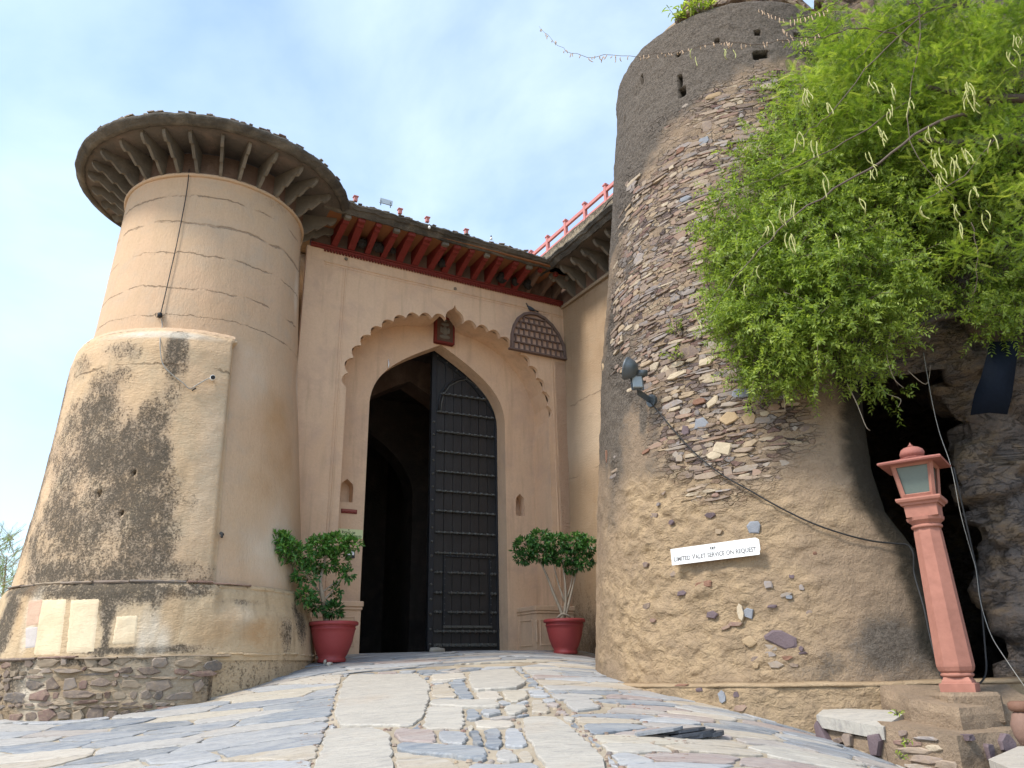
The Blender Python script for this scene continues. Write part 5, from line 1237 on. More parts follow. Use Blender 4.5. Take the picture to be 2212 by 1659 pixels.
# lamp post
LP = thing('lamp_post', (LX, LY, LZ), 'pink sandstone lamp post with an octagonal shaft and a square lantern, on the stepped plinth', 'lamp post')
lo = (LX, LY, 0); A8 = radians(22.5+4); A4 = radians(-90+8)
def lpart(name, pr, sides, rot, mat='lamp', sm=False, par=LP):
    b = B(); b.lathe(pr, lo, sides, rot); return b.obj(name, MT[mat], par, sm)
s2 = sqrt(2)
lpart('base', [(.200, 1.27), (.205, 1.345), (.175, 1.352), (.172, 1.365), (.155, 1.385), (.145, 1.40)], 4, A4)
lpart('ring', [(.128, 1.402), (.138, 1.41), (.140, 1.425), (.128, 1.436)], 16, 0, sm=True)
lpart('shaft', [(.130, 1.436), (.148, 1.455), (.160, 1.49), (.161, 1.51), (.127, 2.72), (.122, 2.745), (.124, 2.757)], 8, A8)
lpart('ring', [(.124, 2.758), (.138, 2.765), (.141, 2.782), (.126, 2.796)], 16, 0, sm=True)
lpart('capital', [(.125, 2.796), (.135, 2.81), (.165, 2.835), (.172, 2.865)], 8, A8)
lpart('capital', [(.200, 2.866), (.205, 2.965), (.215, 2.98)], 4, A4)
lpart('cornice', [(.235, 2.981), (.245, 3.0), (.275, 3.015), (.285, 3.035), (.28, 3.05), (.22, 3.058)], 4, A4)
zb, zt2, rb_, rt_ = 3.058, 3.40, .205, .262
def lc(k, t, ins=0.): r = rb_+(rt_-rb_)*t-ins; a = A4+k*pi/2; return np.array([LX+r*cos(a), LY+r*sin(a), zb+(zt2-zb)*t])
for k in range(4):
    b = B(); b.tube([lc(k, -.0, .02), lc(k, 1, .02)], .026, 4); b.obj('frame', MT['lamp'], LP)
    for t, w in ((.05, .024), (.95, .026)):
        b = B(); b.tube([lc(k, t, .02), lc(k+1, t, .02)], w, 4); b.obj('frame', MT['lamp'], LP)
    p = [lc(k, .03, .035), lc(k+1, .03, .035), lc(k+1, .97, .035), lc(k, .97, .035)]; b = B(); b.add(p+[q+(np.array([LX, LY, q[2]])-q)*.05 for q in p], [(0, 1, 2, 3), (7, 6, 5, 4), (0, 4, 5, 1), (1, 5, 6, 2), (2, 6, 7, 3), (3, 7, 4, 0)]); b.obj('pane', MT['glass'], LP)
lpart('roof', [(.25, 3.385), (.40, 3.385), (.41, 3.40), (.40, 3.412), (.16, 3.455)], 4, A4, 'lampdark')
lpart('roof_ring', [(.13, 3.455), (.135, 3.468), (.11, 3.475)], 14, 0, 'lampdark')
b = B(); n = 16; prd = [(.085, 3.474), (.112, 3.495), (.118, 3.52), (.105, 3.552), (.07, 3.578), (.03, 3.59)]
V = []
for i, (r, z) in enumerate(prd):
    for k in range(n): rr_ = r*(1.03 if k % 2 == 0 else .97); V.append((LX+rr_*cos(2*pi*k/n), LY+rr_*sin(2*pi*k/n), z))
b.add(V, [(i*n+k, i*n+(k+1) % n, (i+1)*n+(k+1) % n, (i+1)*n+k) for i in range(len(prd)-1) for k in range(n)]+[tuple((len(prd)-1)*n+k for k in range(n))]); b.obj('dome', MT['lampdark'], LP, True)
lpart('finial', [(.02, 3.588), (.03, 3.598), (.012, 3.612), (.003, 3.635)], 8, 0, 'lampdark')

# ================================================================== SIGNS, LAMP AND CABLES
def textmesh(txt, size, mat, parent, frame, name='lettering', extr=.0006, spacing=1.0, width=None):
    """frame(x, y, z) maps the text plane; centred on x"""
    cu = bpy.data.curves.new(name, 'FONT'); cu.body = txt; cu.size = size; cu.align_x = 'CENTER'; cu.align_y = 'CENTER'; cu.extrude = extr; cu.space_character = spacing; cu.resolution_u = 3
    o = bpy.data.objects.new('tmp', cu); COL.objects.link(o); bpy.context.view_layer.update()
    dg = bpy.context.evaluated_depsgraph_get(); me = bpy.data.meshes.new_from_object(o.evaluated_get(dg)); V = np.array([v.co[:] for v in me.vertices]); F = [tuple(p.vertices) for p in me.polygons]
    bpy.data.objects.remove(o); bpy.data.meshes.remove(me)
    if width: V[:, 0] *= width/(V[:, 0].max()-V[:, 0].min())
    return mk(name, [frame(*v) for v in V], F, mat, parent)
def smallcaps(words, size, mat, parent, frame, width):
    # capital initials larger than the rest, like the painted small caps
    cu = bpy.data.curves.new('lettering', 'FONT'); cu.body = words; cu.size = size; cu.align_x = 'LEFT'; cu.resolution_u = 3; cu.extrude = .0006; cu.offset = .0014; cu.small_caps_scale = .82
    for i, ch in enumerate(words):
        if ch.islower(): cu.body_format[i].use_small_caps = True
    o = bpy.data.objects.new('tmp', cu); COL.objects.link(o); bpy.context.view_layer.update()
    dg = bpy.context.evaluated_depsgraph_get(); me = bpy.data.meshes.new_from_object(o.evaluated_get(dg)); V = np.array([v.co[:] for v in me.vertices]); F = [tuple(p.vertices) for p in me.polygons]
    bpy.data.objects.remove(o); bpy.data.meshes.remove(me)
    V[:, 0] = (V[:, 0]-V[:, 0].mean()); w = V[:, 0].max()-V[:, 0].min(); V[:, 0] = (V[:, 0]-(V[:, 0].max()+V[:, 0].min())/2)*width/w; V[:, 1] -= (V[:, 1].max()+V[:, 1].min())/2
    # one object for every letter
    par = list(range(len(V)))
    def find(i):
        while par[i] != i: par[i] = par[par[i]]; i = par[i]
        return i
    for f in F:
        for q in f[1:]: par[find(q)] = find(f[0])
    kx = {}
    for i, v in enumerate(V):
        k_ = (round(v[0]*2e4), round(v[1]*2e4))
        if k_ in kx: par[find(i)] = find(kx[k_])
        else: kx[k_] = i
    groups = {}
    for i in range(len(V)): groups.setdefault(find(i), []).append(i)
    for g in groups.values():
        ix = {v: k for k, v in enumerate(g)}; mk('letter', [frame(*V[i]) for i in g], [tuple(ix[i] for i in f) for f in F if f[0] in ix], mat, parent)
a_, z_, pc = cylhit(1545, 1190, CRT, R_rt)
nrm = np.array([cos(a_), sin(a_), .02]); nrm /= np.linalg.norm(nrm)
c0 = pc+nrm*.06
TLs, TRs, BLs, BRs = [atPlane(x, y, c0, nrm) for x, y in ((1449.5, 1186), (1640, 1161), (1452, 1222), (1643, 1197))]
ex = ((TRs-TLs)+(BRs-BLs))/2; sw_ = np.linalg.norm(ex); ex /= sw_; ey = np.cross(nrm, ex); ey = ey/np.linalg.norm(ey)
if ey[2] < 0: ey = -ey
sh_ = (np.linalg.norm(TLs-BLs)+np.linalg.norm(TRs-BRs))/2; cS = (TLs+TRs+BLs+BRs)/4
print('sign', sw_, sh_)
fs = lambda x, y, z: cS+ex*x+ey*y+nrm*z
SG_ = thing('sign_board', tuple(cS), 'long white sign on the rough tower reading LIMITED VALET SERVICE ON REQUEST, one corner chipped', 'sign')
hw, hh = sw_/2, sh_/2
bp = [(-hw, -hh), (hw-.015, -hh), (hw-.01, -hh+.04), (hw, -hh+.05), (hw, hh-.025), (hw-.035, hh), (-hw, hh)]
b = B(); b.prism(bp, lambda x, y: fs(x, y, .008), lambda x, y: fs(x, y, -.006)); b.obj('board', MT['white'], SG_)
t_ = .0035
for q in ((-hw+.012, hw-.03, hh-.016, hh-.016+t_), (-hw+.012, hw-.03, -hh+.012, -hh+.012+t_), (-hw+.012, -hw+.012+t_, -hh+.012, hh-.012)):
    b = B(); b.prism([(q[0], q[2]), (q[1], q[2]), (q[1], q[3]), (q[0], q[3])], lambda x, y: fs(x, y, .0092), lambda x, y: fs(x, y, .0082)); b.obj('border_line', MT['ink'], SG_)
smallcaps('Limited Valet service on request', .085, MT['ink'], SG_, lambda x, y, z: fs(x-.005, y-.03, z+.0095), sw_*.93)
# small crest: two beasts on either side of a shield
b = B()
b.prism([(-.012, .012), (.012, .012), (.012, -.004), (0, -.014), (-.012, -.004)], lambda x, y: fs(x-.01, y+hh-.052, .0092), lambda x, y: fs(x-.01, y+hh-.052, .0082))
for s in (-1, 1):
    b.prism([(s*.013, -.012), (s*.02, .0), (s*.017, .012), (s*.024, .018), (s*.032, .012), (s*.034, -.002), (s*.03, -.014), (s*.027, -.004), (s*.022, -.004), (s*.019, -.014)][::s], lambda x, y: fs(x-.01, y+hh-.052, .0092), lambda x, y: fs(x-.01, y+hh-.052, .0082))
b.prism([(-.034, -.016), (.034, -.016), (.034, -.019), (-.034, -.019)], lambda x, y: fs(x-.01, y+hh-.052, .0092), lambda x, y: fs(x-.01, y+hh-.052, .0082))
b.obj('crest', MT['blackink'], SG_)
# board beside the door
fG = lambda u0, z0, v: (lambda x, y, z: G(u0+x, v+z, z0+y))
RS = thing('notice_board', G(-.14, -.68, 3.95), 'pale yellow green board reading RIGHT OF ADMISSION RESERVED behind the left potted tree', 'sign')
f_ = fG(-.15, 3.985, -.685)
b = B(); b.box((-.24, -.085, -.012), (.24, .085, .008), f_, bev=.004); b.obj('board', MT['yellowsign'], RS)
smallcaps('Right of', .075, MT['greenink'], RS, lambda x, y, z: f_(x-.04, y+.018, z+.010), .26)
smallcaps('Admission Reserved', .07, MT['greenink'], RS, lambda x, y, z: f_(x, y-.045, z+.010), .43)
b = B(); b.prism([(-.012, 0), (.012, 0), (.014, .014), (0, .02), (-.014, .014)], lambda x, y: f_(x-.04, y+.058, .0095), lambda x, y: f_(x-.04, y+.058, .008)); b.obj('crest', MT['greenink'], RS)
RP = thing('red_plaque', G(-.2, -.69, 4.4), 'small dark red plaque with wavy trim below the left niche', 'plaque')
f_ = fG(-.20, 4.405, -.69)
b = B(); b.box((-.155, -.04, -.01), (.155, .04, .01), f_, bev=.004); b.obj('board', MT['redtrim'], RP)
MT['plq'] = plain('dull pink red', (.33, .10, .08), .6, .3, .1)
b = B(); b.box((-.14, -.005, .01), (.14, .035, .014), f_, bev=.002); b.obj('panel', MT['plq'], RP)
b = B(); b.tube([f_(x, -.022+.007*cos((x+.14)*68), .012) for x in np.linspace(-.14, .14, 30)], .004, 4); b.obj('wavy_trim', MT['plq'], RP)
textmesh('Reception', .032, MT['ink'], RP, lambda x, y, z: f_(x, y+.014, z+.015)) if False else None
SB = thing('small_sign', G(-.12, -.69, 3.61), 'small black and white sign half hidden behind the left potted tree', 'sign')
f_ = fG(-.13, 3.61, -.69)
b = B(); b.box((-.085, -.075, -.01), (.085, .075, .008), f_, bev=.003); b.obj('board', MT['blackink'], SB)
b = B(); b.box((-.07, -.02, .008), (.07, .06, .011), f_, bev=.002); b.obj('panel', MT['white'], SB)
b = B(); b.prism([(-.03, -.005), (.0, .005), (.03, -.005), (.035, .012), (.0, .03), (-.02, .03), (-.01, .015)], lambda x, y: f_(x, y+.008, .013), lambda x, y: f_(x, y+.008, .0112)); b.obj('arrow', MT['blackink'], SB)
# projector lamp on the rough tower
a_, z_, pb = cylhit(1409, 866, CRT, R_rt); n_ = np.array([cos(a_), sin(a_), 0]); tl = np.array([-n_[1], n_[0], 0])
if (tl@CR) > 0: tl = -tl          # towards picture left
FD = thing('floodlight', tuple(pb), 'grey round floodlight with its ballast box on a short arm, fixed to the rough tower', 'floodlight')
pm = pb+n_*.10
def at_off(x, y, off): return atPlane(x, y, pm+n_*off, FW)
b = B(); d1 = n_
b.tube([pb-n_*.02, pb+n_*.03], .085, 16); b.obj('wall_plate', MT['metal'], FD)
b = B(); b.box((-.04, -.035, 0), (.04, .035, 1), lambda x, y, z: tuple((pb+n_*.03)*(1-z)+at_off(1380, 848, .10)*z+ZD*x+n_*y)); b.obj('arm', MT['metal'], FD)
cb = at_off(1376, 826, .14); up = ZD+.05*tl; up /= np.linalg.norm(up)
b = B(); b.box((-.065, -.05, -.085), (.065, .05, .085), lambda x, y, z: tuple(cb+CR*x*1.0+np.array([0, -1, 0])*y+up*z), bev=.008); b.obj('ballast_box', MT['palemetal'], FD)
for s in (-1, 1): b = B(); b.tube([cb+CR*s*.075-up*.10, cb+CR*s*.075+up*.12], .010, 5); b.obj('yoke', MT['metal'], FD)
b = B(); b.tube([cb-CR*.08-up*.1, cb+CR*.08-up*.1], .010, 5); b.obj('yoke', MT['metal'], FD)
hc = at_off(1360, 797, .16); ax = -CR*.85+np.array([0, .35, .30]); ax /= np.linalg.norm(ax)
xx = np.cross(ax, ZD); xx /= np.linalg.norm(xx); yy = np.cross(ax, xx)
def ringz(pr, c=hc): return lambda x, y, z: tuple(c+xx*x+yy*y+ax*z)
b = B(); b.lathe([(.03, -.11), (.075, -.095), (.115, -.05), (.14, .0), (.15, .03), (.155, .035), (.155, .05), (.145, .055)], (0, 0, 0), 24, fm=ringz(0)); b.obj('reflector', MT['metal'], FD, True)
b = B(); b.lathe([(.14, .056), (.10, .068), (.01, .072)], (0, 0, 0), 24, fm=ringz(0)); b.obj('lens', MT['glass'], FD, True)
c2_ = at_off(1388, 806, .14); b = B(); b.tube([c2_-CR*.075, c2_+CR*.06], [.045, .045], 14); b.obj('socket_housing', MT['metal'], FD, True)
# cables
def onR(x, y, off=.02): 
    a, z, p = cylhit(x, y, CRT, R_rt); return p+np.array([cos(a), sin(a), 0])*off
def smoothpath(P, n=5):
    P = [np.array(p, float) for p in P]; o = []
    for i in range(len(P)-1):
        p0 = P[max(i-1, 0)]; p1 = P[i]; p2 = P[i+1]; p3 = P[min(i+2, len(P)-1)]
        for k in range(n): t = k/n; o.append(.5*((2*p1)+(-p0+p2)*t+(2*p0-5*p1+4*p2-p3)*t*t+(-p0+3*p1-3*p2+p3)*t**3))
    o.append(P[-1]); return o
def cable(pts, r, mat, label, cat='cable'):
    b = B(); b.tube(smoothpath(pts), r, 5); return tag(b.obj('cable', MT[mat], None, True), label, cat)
cable([onR(*p, off=o) for p, o in (((1412, 868), .08), ((1440, 905), .06), ((1500, 975), .05), ((1560, 1025), .05), ((1620, 1060), .05), ((1680, 1095), .05), ((1750, 1130), .05), ((1820, 1155), .05), ((1880, 1170), .05), ((1930, 1176), .06), ((1952, 1180), .08), ((1962, 1200), .1))]+[atY(1975, 1240, 8.35), atY(1995, 1310, 8.2), atY(2010, 1380, 8.1), atY(2030, 1452, 7.95), atY(2038, 1470, 7.75)], .0095, 'cable', 'black cable sagging across the rough tower from the floodlight down to the lamp post')
cable([atY(1995, 762, 8.3), atY(2010, 850, 8.1), atY(2028, 930, 8.1), atY(2055, 1010, 8.0), atY(2075, 1110, 8.0), atY(2097, 1190, 8.0), atY(2108, 1230, 8.0), atY(2118, 1300, 8.0), atY(2140, 1370, 7.9), atY(2170, 1420, 7.8), atY(2225, 1500, 7.6)], .0035, 'whitecable', 'thin pale cable hanging in front of the dark hollow and down over the rock')
cable([atY(2060, 1010, 8.1), atY(2085, 1120, 8.1), atY(2108, 1225, 8.1), atY(2118, 1290, 8.1), atY(2128, 1400, 8.1), atY(2130, 1450, 8.0), atY(2118, 1475, 7.9), atY(2095, 1483, 7.7)], .009, 'cable', 'thin black cable running down beside the pale one behind the lamp post')
def onL(x, y, R, off=.02):
    a, z, p = cylhit(x, y, CL, R); return p+np.array([cos(a), sin(a), 0])*off
cable([onL(410, 368, R_up, .03), onL(404, 420, R_up, .03), onL(385, 520, R_up, .03), onL(365, 610, R_up, .03), onL(349, 682, R_up, .04)], .008, 'cable', 'thin dark cable hanging down the round tower from the eave to a small black box')
cable([onL(349, 686, R_up, .04), onL(352, 705, R_jk, .03), onL(347, 740, R_jk, .03), onL(352, 785, R_jk, .03), onL(370, 808, R_jk, .03), onL(395, 828, R_jk, .03), onL(410, 841, R_jk, .03), onL(425, 833, R_jk, .03), onL(445, 822, R_jk, .05), onL(455, 820, R_jk, .08)], .0075, 'whitecable', 'pale cable curving over the black stain to the security camera')
JB = thing('junction_box', tuple(onL(348, 684, R_up, .05)), 'small black junction box with a loop of wire on the round tower above its ledge', 'box')
p = onL(348, 684, R_up, .05); b = B(); b.lathe([(.03, -.035), (.036, -.03), (.036, .03), (.03, .036)], tuple(p), 12); b.obj('housing', MT['cable'], JB, True)
b = B(); b.tube([p+np.array([.07*cos(t), .05*sin(t), .02*sin(t*2)]) for t in np.linspace(0, 6.28, 20)], .004, 5); b.obj('wire_loop', MT['cable'], JB)
p = onL(457, 820, R_jk, .07); SC = thing('security_camera', tuple(p), 'small white bullet security camera on the jacket of the round tower', 'camera')
ax = np.array([.45, -.85, -.12]); ax /= np.linalg.norm(ax); xx = np.cross(ax, ZD); xx /= np.linalg.norm(xx); yy = np.cross(ax, xx)
b = B(); b.lathe([(.02, -.05), (.034, -.04), (.037, 0), (.037, .06), (.034, .062)], (0, 0, 0), 14, fm=lambda x, y, z: tuple(p+xx*x+yy*y+ax*z)); b.obj('body', MT['white'], SC, True)
b = B(); b.lathe([(.033, .063), (.03, .07), (.01, .072)], (0, 0, 0), 14, fm=lambda x, y, z: tuple(p+xx*x+yy*y+ax*z)); b.obj('lens', MT['cable'], SC)
b = B(); b.tube([p, onL(457, 818, R_jk, -.01)], .012, 8); b.obj('mount', MT['white'], SC)
p = onL(415, 843, R_jk, .02); b = B(); b.tube([p+np.array([0, 0, -.01]), p+np.array([.06, -.02, .02])], .012, 6); tag(b.obj('cable_connector', MT['cable'], None), 'small black cable connector below the security camera', 'connector')
p = onL(479, 1154, prof([(2, 2.03), (9, 2.03)]), .0); b = B(); b.tube([p-np.array([0, -.03, 0]), p+np.array([.0, -.03, .01])], .025, 8); b.tube([p+np.array([.01, -.02, 0]), p+np.array([.02, -.04, -.05])], .018, 6); tag(b.obj('spout', MT['cable'], None), 'small black pipe end in the smooth plaster of the round tower', 'pipe')

# ================================================================== LEAVES
def leaf_geo(L, wd, fold=.25):
    """ovate leaf of 6 triangles, along +x"""
    V = np.array([(0, 0, 0), (L*.35, wd*.5, fold*wd), (L*.35, -wd*.5, fold*wd), (L*.38, 0, 0), (L*.75, wd*.36, fold*wd*.8-.04*L), (L*.75, -wd*.36, fold*wd*.8-.04*L), (L, 0, -.12*L)])
    F = [(0, 3, 1), (0, 2, 3), (3, 6, 4), (3, 4, 1), (3, 5, 6), (3, 2, 5)]
    return V, F
def orient(dirv, up):
    x = dirv/np.linalg.norm(dirv, axis=-1, keepdims=True); y = np.cross(up, x); y /= np.linalg.norm(y, axis=-1, keepdims=True)+1e-9; z = np.cross(x, y); return np.stack([x, y, z], -1)
def leaves_mesh(name, C, Dv, Up, L, mat, parent, geo, rnd, kind='stuff'):
    V0, F0 = geo; F0 = np.array(F0); n = len(C); Rm = orient(Dv, Up)
    V = C[:, None, :]+np.einsum('nij,kj->nki', Rm, V0)*L[:, None, None]
    F = (F0[None]+(np.arange(n)*len(V0))[:, None, None]).reshape(-1, F0.shape[1])
    o = mk(name, V.reshape(-1, 3), F, mat, parent, False, attrs={'rnd': np.repeat(rnd, len(V0))})
    return tag(o, kind=kind)
lightleaf = (np.array([(0, 0, 0), (.45, .2, .05), (1, 0, -.08), (.45, -.2, .05)]), [(0, 2, 1), (0, 3, 2)])

# ---------------------------------------------------------------- potted trees
def potted(px, py, sc, blobs_, stems, label, seed, tone):
    g = onground(px, py); z0 = float(gz(g[0], g[1])); base = np.array([g[0], g[1], z0]); R = .36*sc
    T = thing('potted_tree', tuple(base), label, 'potted plant', 'potted trees flanking the gate'); o = tuple(base)
    b = B(); b.lathe([(.205*sc, 0), (.215*sc, .02), (.215*sc, .05), (.20*sc, .065), (.235*sc, .12), (.29*sc, .26), (.325*sc, .42), (.335*sc, .475), (.345*sc, .48), (.345*sc, .50), (.335*sc, .505), (.340*sc, .54)], (o[0], o[1], o[2]), 40, cap=False); pot = b.obj('pot', MT['pot'], T, True)
    b = B(); b.lathe([(.335*sc, .535), (.375*sc, .54), (.382*sc, .56), (.378*sc, .585), (.36*sc, .597), (.325*sc, .595), (.315*sc, .56), (.30*sc, .5)], o, 40, cap=False); b.obj('rim', MT['pot'], pot, True)
    b = B(); b.lathe([(.31*sc, .54), (.15, .565), (.02, .57)], o, 24); b.obj('soil', MT['soil'], T, True)
    Yd = base[1]; rr = np.random.default_rng(seed)
    bark = B(); tips = []
    for st in stems:
        P = [np.array([base[0]+(rr.random()-.5)*.05, base[1], base[2]+.5])] if st[0] == 'b' else []
        pts = []
        for q in st[1:]:
            w = atY(q[0], q[1], Yd+q[2]); pts.append((w, q[3]))
        bark.tube(smoothpath([p for p, r in pts], 3), np.interp(np.linspace(0, 1, (len(pts)-1)*3+1), np.linspace(0, 1, len(pts)), [r for p, r in pts]), 7)
    stem = bark.obj('stem', MT['bark'], T, True)
    C = []; N = []
    for bx, by, dy, rx, rz, cnt in blobs_:
        c = atY(bx, by, Yd+dy)
        for i in range(int(cnt*1.6)):
            d = rr.normal(size=3); d /= np.linalg.norm(d); r = rr.uniform(.55, 1.0)**.5
            p = c+d*np.array([rx, rx, rz])*r; k = rr.integers(4, 8)
            for j in range(k):   # rosette of leaves round a twig end
                q = d+rr.normal(size=3)*.75+np.array([0, 0, .15]); C.append(p+rr.normal(size=3)*.018); N.append(q/np.linalg.norm(q))
    C = np.array(C); N = np.array(N); n = len(C); L = rr.uniform(.055, .095, n)*sc; up = rr.normal(size=(n, 3))*.45+np.array([-.1, -.35, 1.])
    d = np.linalg.norm(C-CAM, axis=1); order = np.argsort(d-rr.random(n)*.12); big = order[:290]; rest_ = order[290:]
    geo = leaf_geo(1., .42)
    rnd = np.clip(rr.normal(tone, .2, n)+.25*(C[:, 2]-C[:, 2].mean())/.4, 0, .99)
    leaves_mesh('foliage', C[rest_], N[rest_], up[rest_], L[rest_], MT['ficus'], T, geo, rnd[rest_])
    protos = []
    for v in range(6):
        me = mk('leaf', geo[0], geo[1], MT['ficus'], T, False, attrs={'rnd': [min(.99, tone-.2+.13*v)]*len(geo[0])}, local=True); protos.append(me)
    Rm = orient(N[big], up[big])
    for i, k in enumerate(big):
        m4 = Matrix.Translation(Vector(C[k]-base))@Matrix((Rm[i]*L[k]).tolist()).to_4x4(); pr = protos[min(5, max(0, int((rnd[k]-tone+.2)/.13)))] if rr.random() < .8 else protos[i % 6]
        if i < 6: protos[i].matrix_local = m4
        else: copy_part(pr, T, m4)
    return T
potted(716, 1431, 1.0,
 [(600, 1165, -0.75, .12, .10, 22), (625, 1190, -0.75, .18, .14, 30), (615, 1172, -0.75, .14, .12, 26), (650, 1200, -0.55, .20, .15, 44), (690, 1178, -0.20, .20, .14, 46), (725, 1172, -0.10, .20, .13, 48), (757, 1178, -0.05, .15, .10, 28), (700, 1215, -0.05, .20, .14, 40), (660, 1245, -0.55, .18, .12, 30), (735, 1215, 0.00, .12, .16, 24), (750, 1240, -0.05, .08, .10, 10), (660, 1290, -0.55, .15, .10, 24), (680, 1310, -0.30, .10, .09, 12), (722, 1318, -0.10, .14, .11, 26), (725, 1285, -0.05, .08, .16, 14)],
 [('b', (707, 1346, -0.05, .05), (700, 1320, -0.05, .04), (697, 1290, -0.25, .034), (692, 1255, -0.25, .026), (700, 1220, -0.05, .02), (708, 1190, -0.05, .012)), ('s', (697, 1292, -0.25, .022), (680, 1265, -0.25, .015), (655, 1235, -0.55, .01), (630, 1190, -0.75, .006)), ('s', (696, 1300, -0.25, .018), (720, 1275, -0.05, .012), (742, 1240, -0.05, .007)), ('s', (701, 1320, -0.05, .016), (685, 1310, -0.25, .01), (665, 1292, -0.55, .007)), ('s', (704, 1330, -0.05, .018), (720, 1318, -0.05, .010), (728, 1300, -0.05, .006)), ('s', (695, 1280, -0.25, .014), (715, 1265, -0.05, .009), (730, 1250, -0.05, .005))],
 'potted ficus with sparse tiered foliage in a wine red planter, left of the gate', 21, .52)
potted(1222, 1413, 1.0,
 [(1135, 1180, 0, .20, .16, 46), (1165, 1165, .0, .22, .15, 52), (1200, 1175, .0, .24, .17, 62), (1240, 1172, -.05, .24, .16, 60), (1270, 1180, -.1, .18, .17, 46), (1130, 1205, 0, .15, .10, 24), (1175, 1200, .0, .22, .13, 50), (1220, 1205, .0, .22, .13, 50), (1262, 1215, -.1, .16, .12, 30), (1235, 1228, 0, .12, .08, 14)],
 [('b', (1216, 1340, 0, .05), (1212, 1320, 0, .03), (1195, 1280, 0, .026), (1182, 1245, 0, .02), (1165, 1210, 0, .012)), ('s', (1218, 1335, 0, .035), (1222, 1300, 0, .028), (1221, 1260, 0, .02), (1215, 1210, 0, .012)), ('s', (1222, 1330, 0, .03), (1232, 1290, 0, .022), (1244, 1240, 0, .016), (1252, 1200, 0, .01)), ('s', (1220, 1300, 0, .02), (1206, 1260, 0, .014), (1195, 1215, 0, .009)), ('s', (1226, 1290, 0, .018), (1236, 1250, 0, .012), (1238, 1210, 0, .008)), ('s', (1203, 1336, -.08, .02), (1215, 1326, -.10, .022), (1230, 1332, -.06, .022), (1226, 1341, .02, .02), (1206, 1340, .0, .02))],
 'potted ficus with a flat dense crown and braided stems, right of the gate', 22, .30)
# small stones wedging the left pot, threshold stone
for k, (x, y, w, h, lb) in enumerate(((703, 1431, .06, .07, 'small pale wedge stone under the left planter, its left one'), (712, 1434, .09, .05, 'small flat wedge stone under the front of the left planter'), (933, 1408, .40, .10, 'flat rounded threshold stone at the foot of the door leaf'))):
    g = onground(x, y+(4 if k < 2 else 2)); V, F = stone_verts(w, h*1.3, .05, np.random.default_rng(k+70)); g[2] = float(gz(g[0], g[1]))
    if k == 2: g = G(1.62, -.60, 1.85)
    tag(mk('door_stone' if k == 2 else 'wedge_stone', [(g[0]+x2*UD[0]*1.0, g[1]+x2*UD[1]-(z2)*1.0, g[2]+y2+h*.4) for x2, y2, z2 in V], F, MT['cream'], None, True), lb, 'stone')

# ================================================================== TREES
def frond(n=15):
    V = []; F = []
    for i in range(n):
        x = .08+.9*i/n; l = .13*(1-.5*abs(i/n-.4)); w = .022
        for s in (-1, 1):
            k = len(V); V += [(x-w*.5, 0, 0), (x+w*.5, 0, 0), (x+w*1.2, s*l, -.03), (x+w*.2, s*l*1.03, -.03)]; F.append((k, k+1, k+2, k+3))
    k = len(V); V += [(0, .006, .002), (0, -.006, .002), (1, -.003, .002), (1, .003, .002)]; F.append((k, k+1, k+2, k+3))
    return np.array(V), F
rr = np.random.default_rng(77)
# creeper cascading down the face of the rough tower
CB = thing('creeper', (4.6, 9.0, 4.6), 'bright green small leaved creeper cascading over the rough tower under the feathery tree', 'shrub')
BL = [(1600, 470, 8.75, .42, .45, 1.), (1625, 560, 8.6, .50, .5, 1.), (1600, 640, 8.5, .40, .45, 1.), (1640, 730, 8.35, .40, .45, 1.), (1610, 780, 8.4, .22, .30, 1.), (1700, 660, 8.1, .50, .5, 1.), (1700, 560, 8.2, .55, .5, 1.), (1680, 450, 8.5, .5, .5, 1.), (1700, 350, 8.8, .55, .5, 1.), (1760, 740, 8.0, .42, .36, 1.), (1780, 640, 7.9, .55, .5, 1.), (1790, 520, 8.1, .6, .5, 1.), (1790, 400, 8.4, .6, .5, 1.), (1790, 280, 8.8, .6, .5, 1.), (1870, 690, 7.8, .45, .36, 1.), (1880, 590, 7.9, .5, .5, .9), (1890, 470, 8.2, .55, .5, .8), (1890, 350, 8.5, .6, .5, .8), (1850, 780, 8.0, .24, .26, .6), (1900, 830, 8.2, .22, .16, .4), (1930, 660, 8.1, .25, .3, .6), (1570, 540, 8.75, .22, .25, .8), (1560, 640, 8.75, .18, .3, .7), (1740, 200, 9.0, .5, .5, 1.), (1800, 130, 9.0, .5, .5, 1.),
      (2000, 520, 9.0, .6, .6, .8), (2080, 460, 8.5, .6, .6, .8), (2150, 560, 8.3, .6, .5, .8), (2000, 400, 8.8, .6, .5, .8), (2190, 420, 8.2, .6, .6, .9), (2050, 620, 8.8, .6, .3, .6), (2150, 650, 8.3, .5, .28, .5), (2210, 640, 8.0, .3, .4, .6), (1960, 600, 8.9, .5, .4, .6), (2100, 330, 8.4, .6, .5, .9), (2000, 280, 8.6, .6, .5, .9), (2200, 280, 8.2, .6, .5, .9), (1950, 150, 8.6, .6, .5, .9), (2080, 180, 8.4, .6, .5, .9), (2180, 120, 8.2, .6, .5, .9), (2190, 690, 7.9, .4, .22, .5), (2110, 690, 8.2, .35, .15, .4), (1690, 800, 8.25, .35, .2, .8), (1760, 810, 8.1, .3, .15, .7)]
C = []; N = []; T_ = []; tw = B()
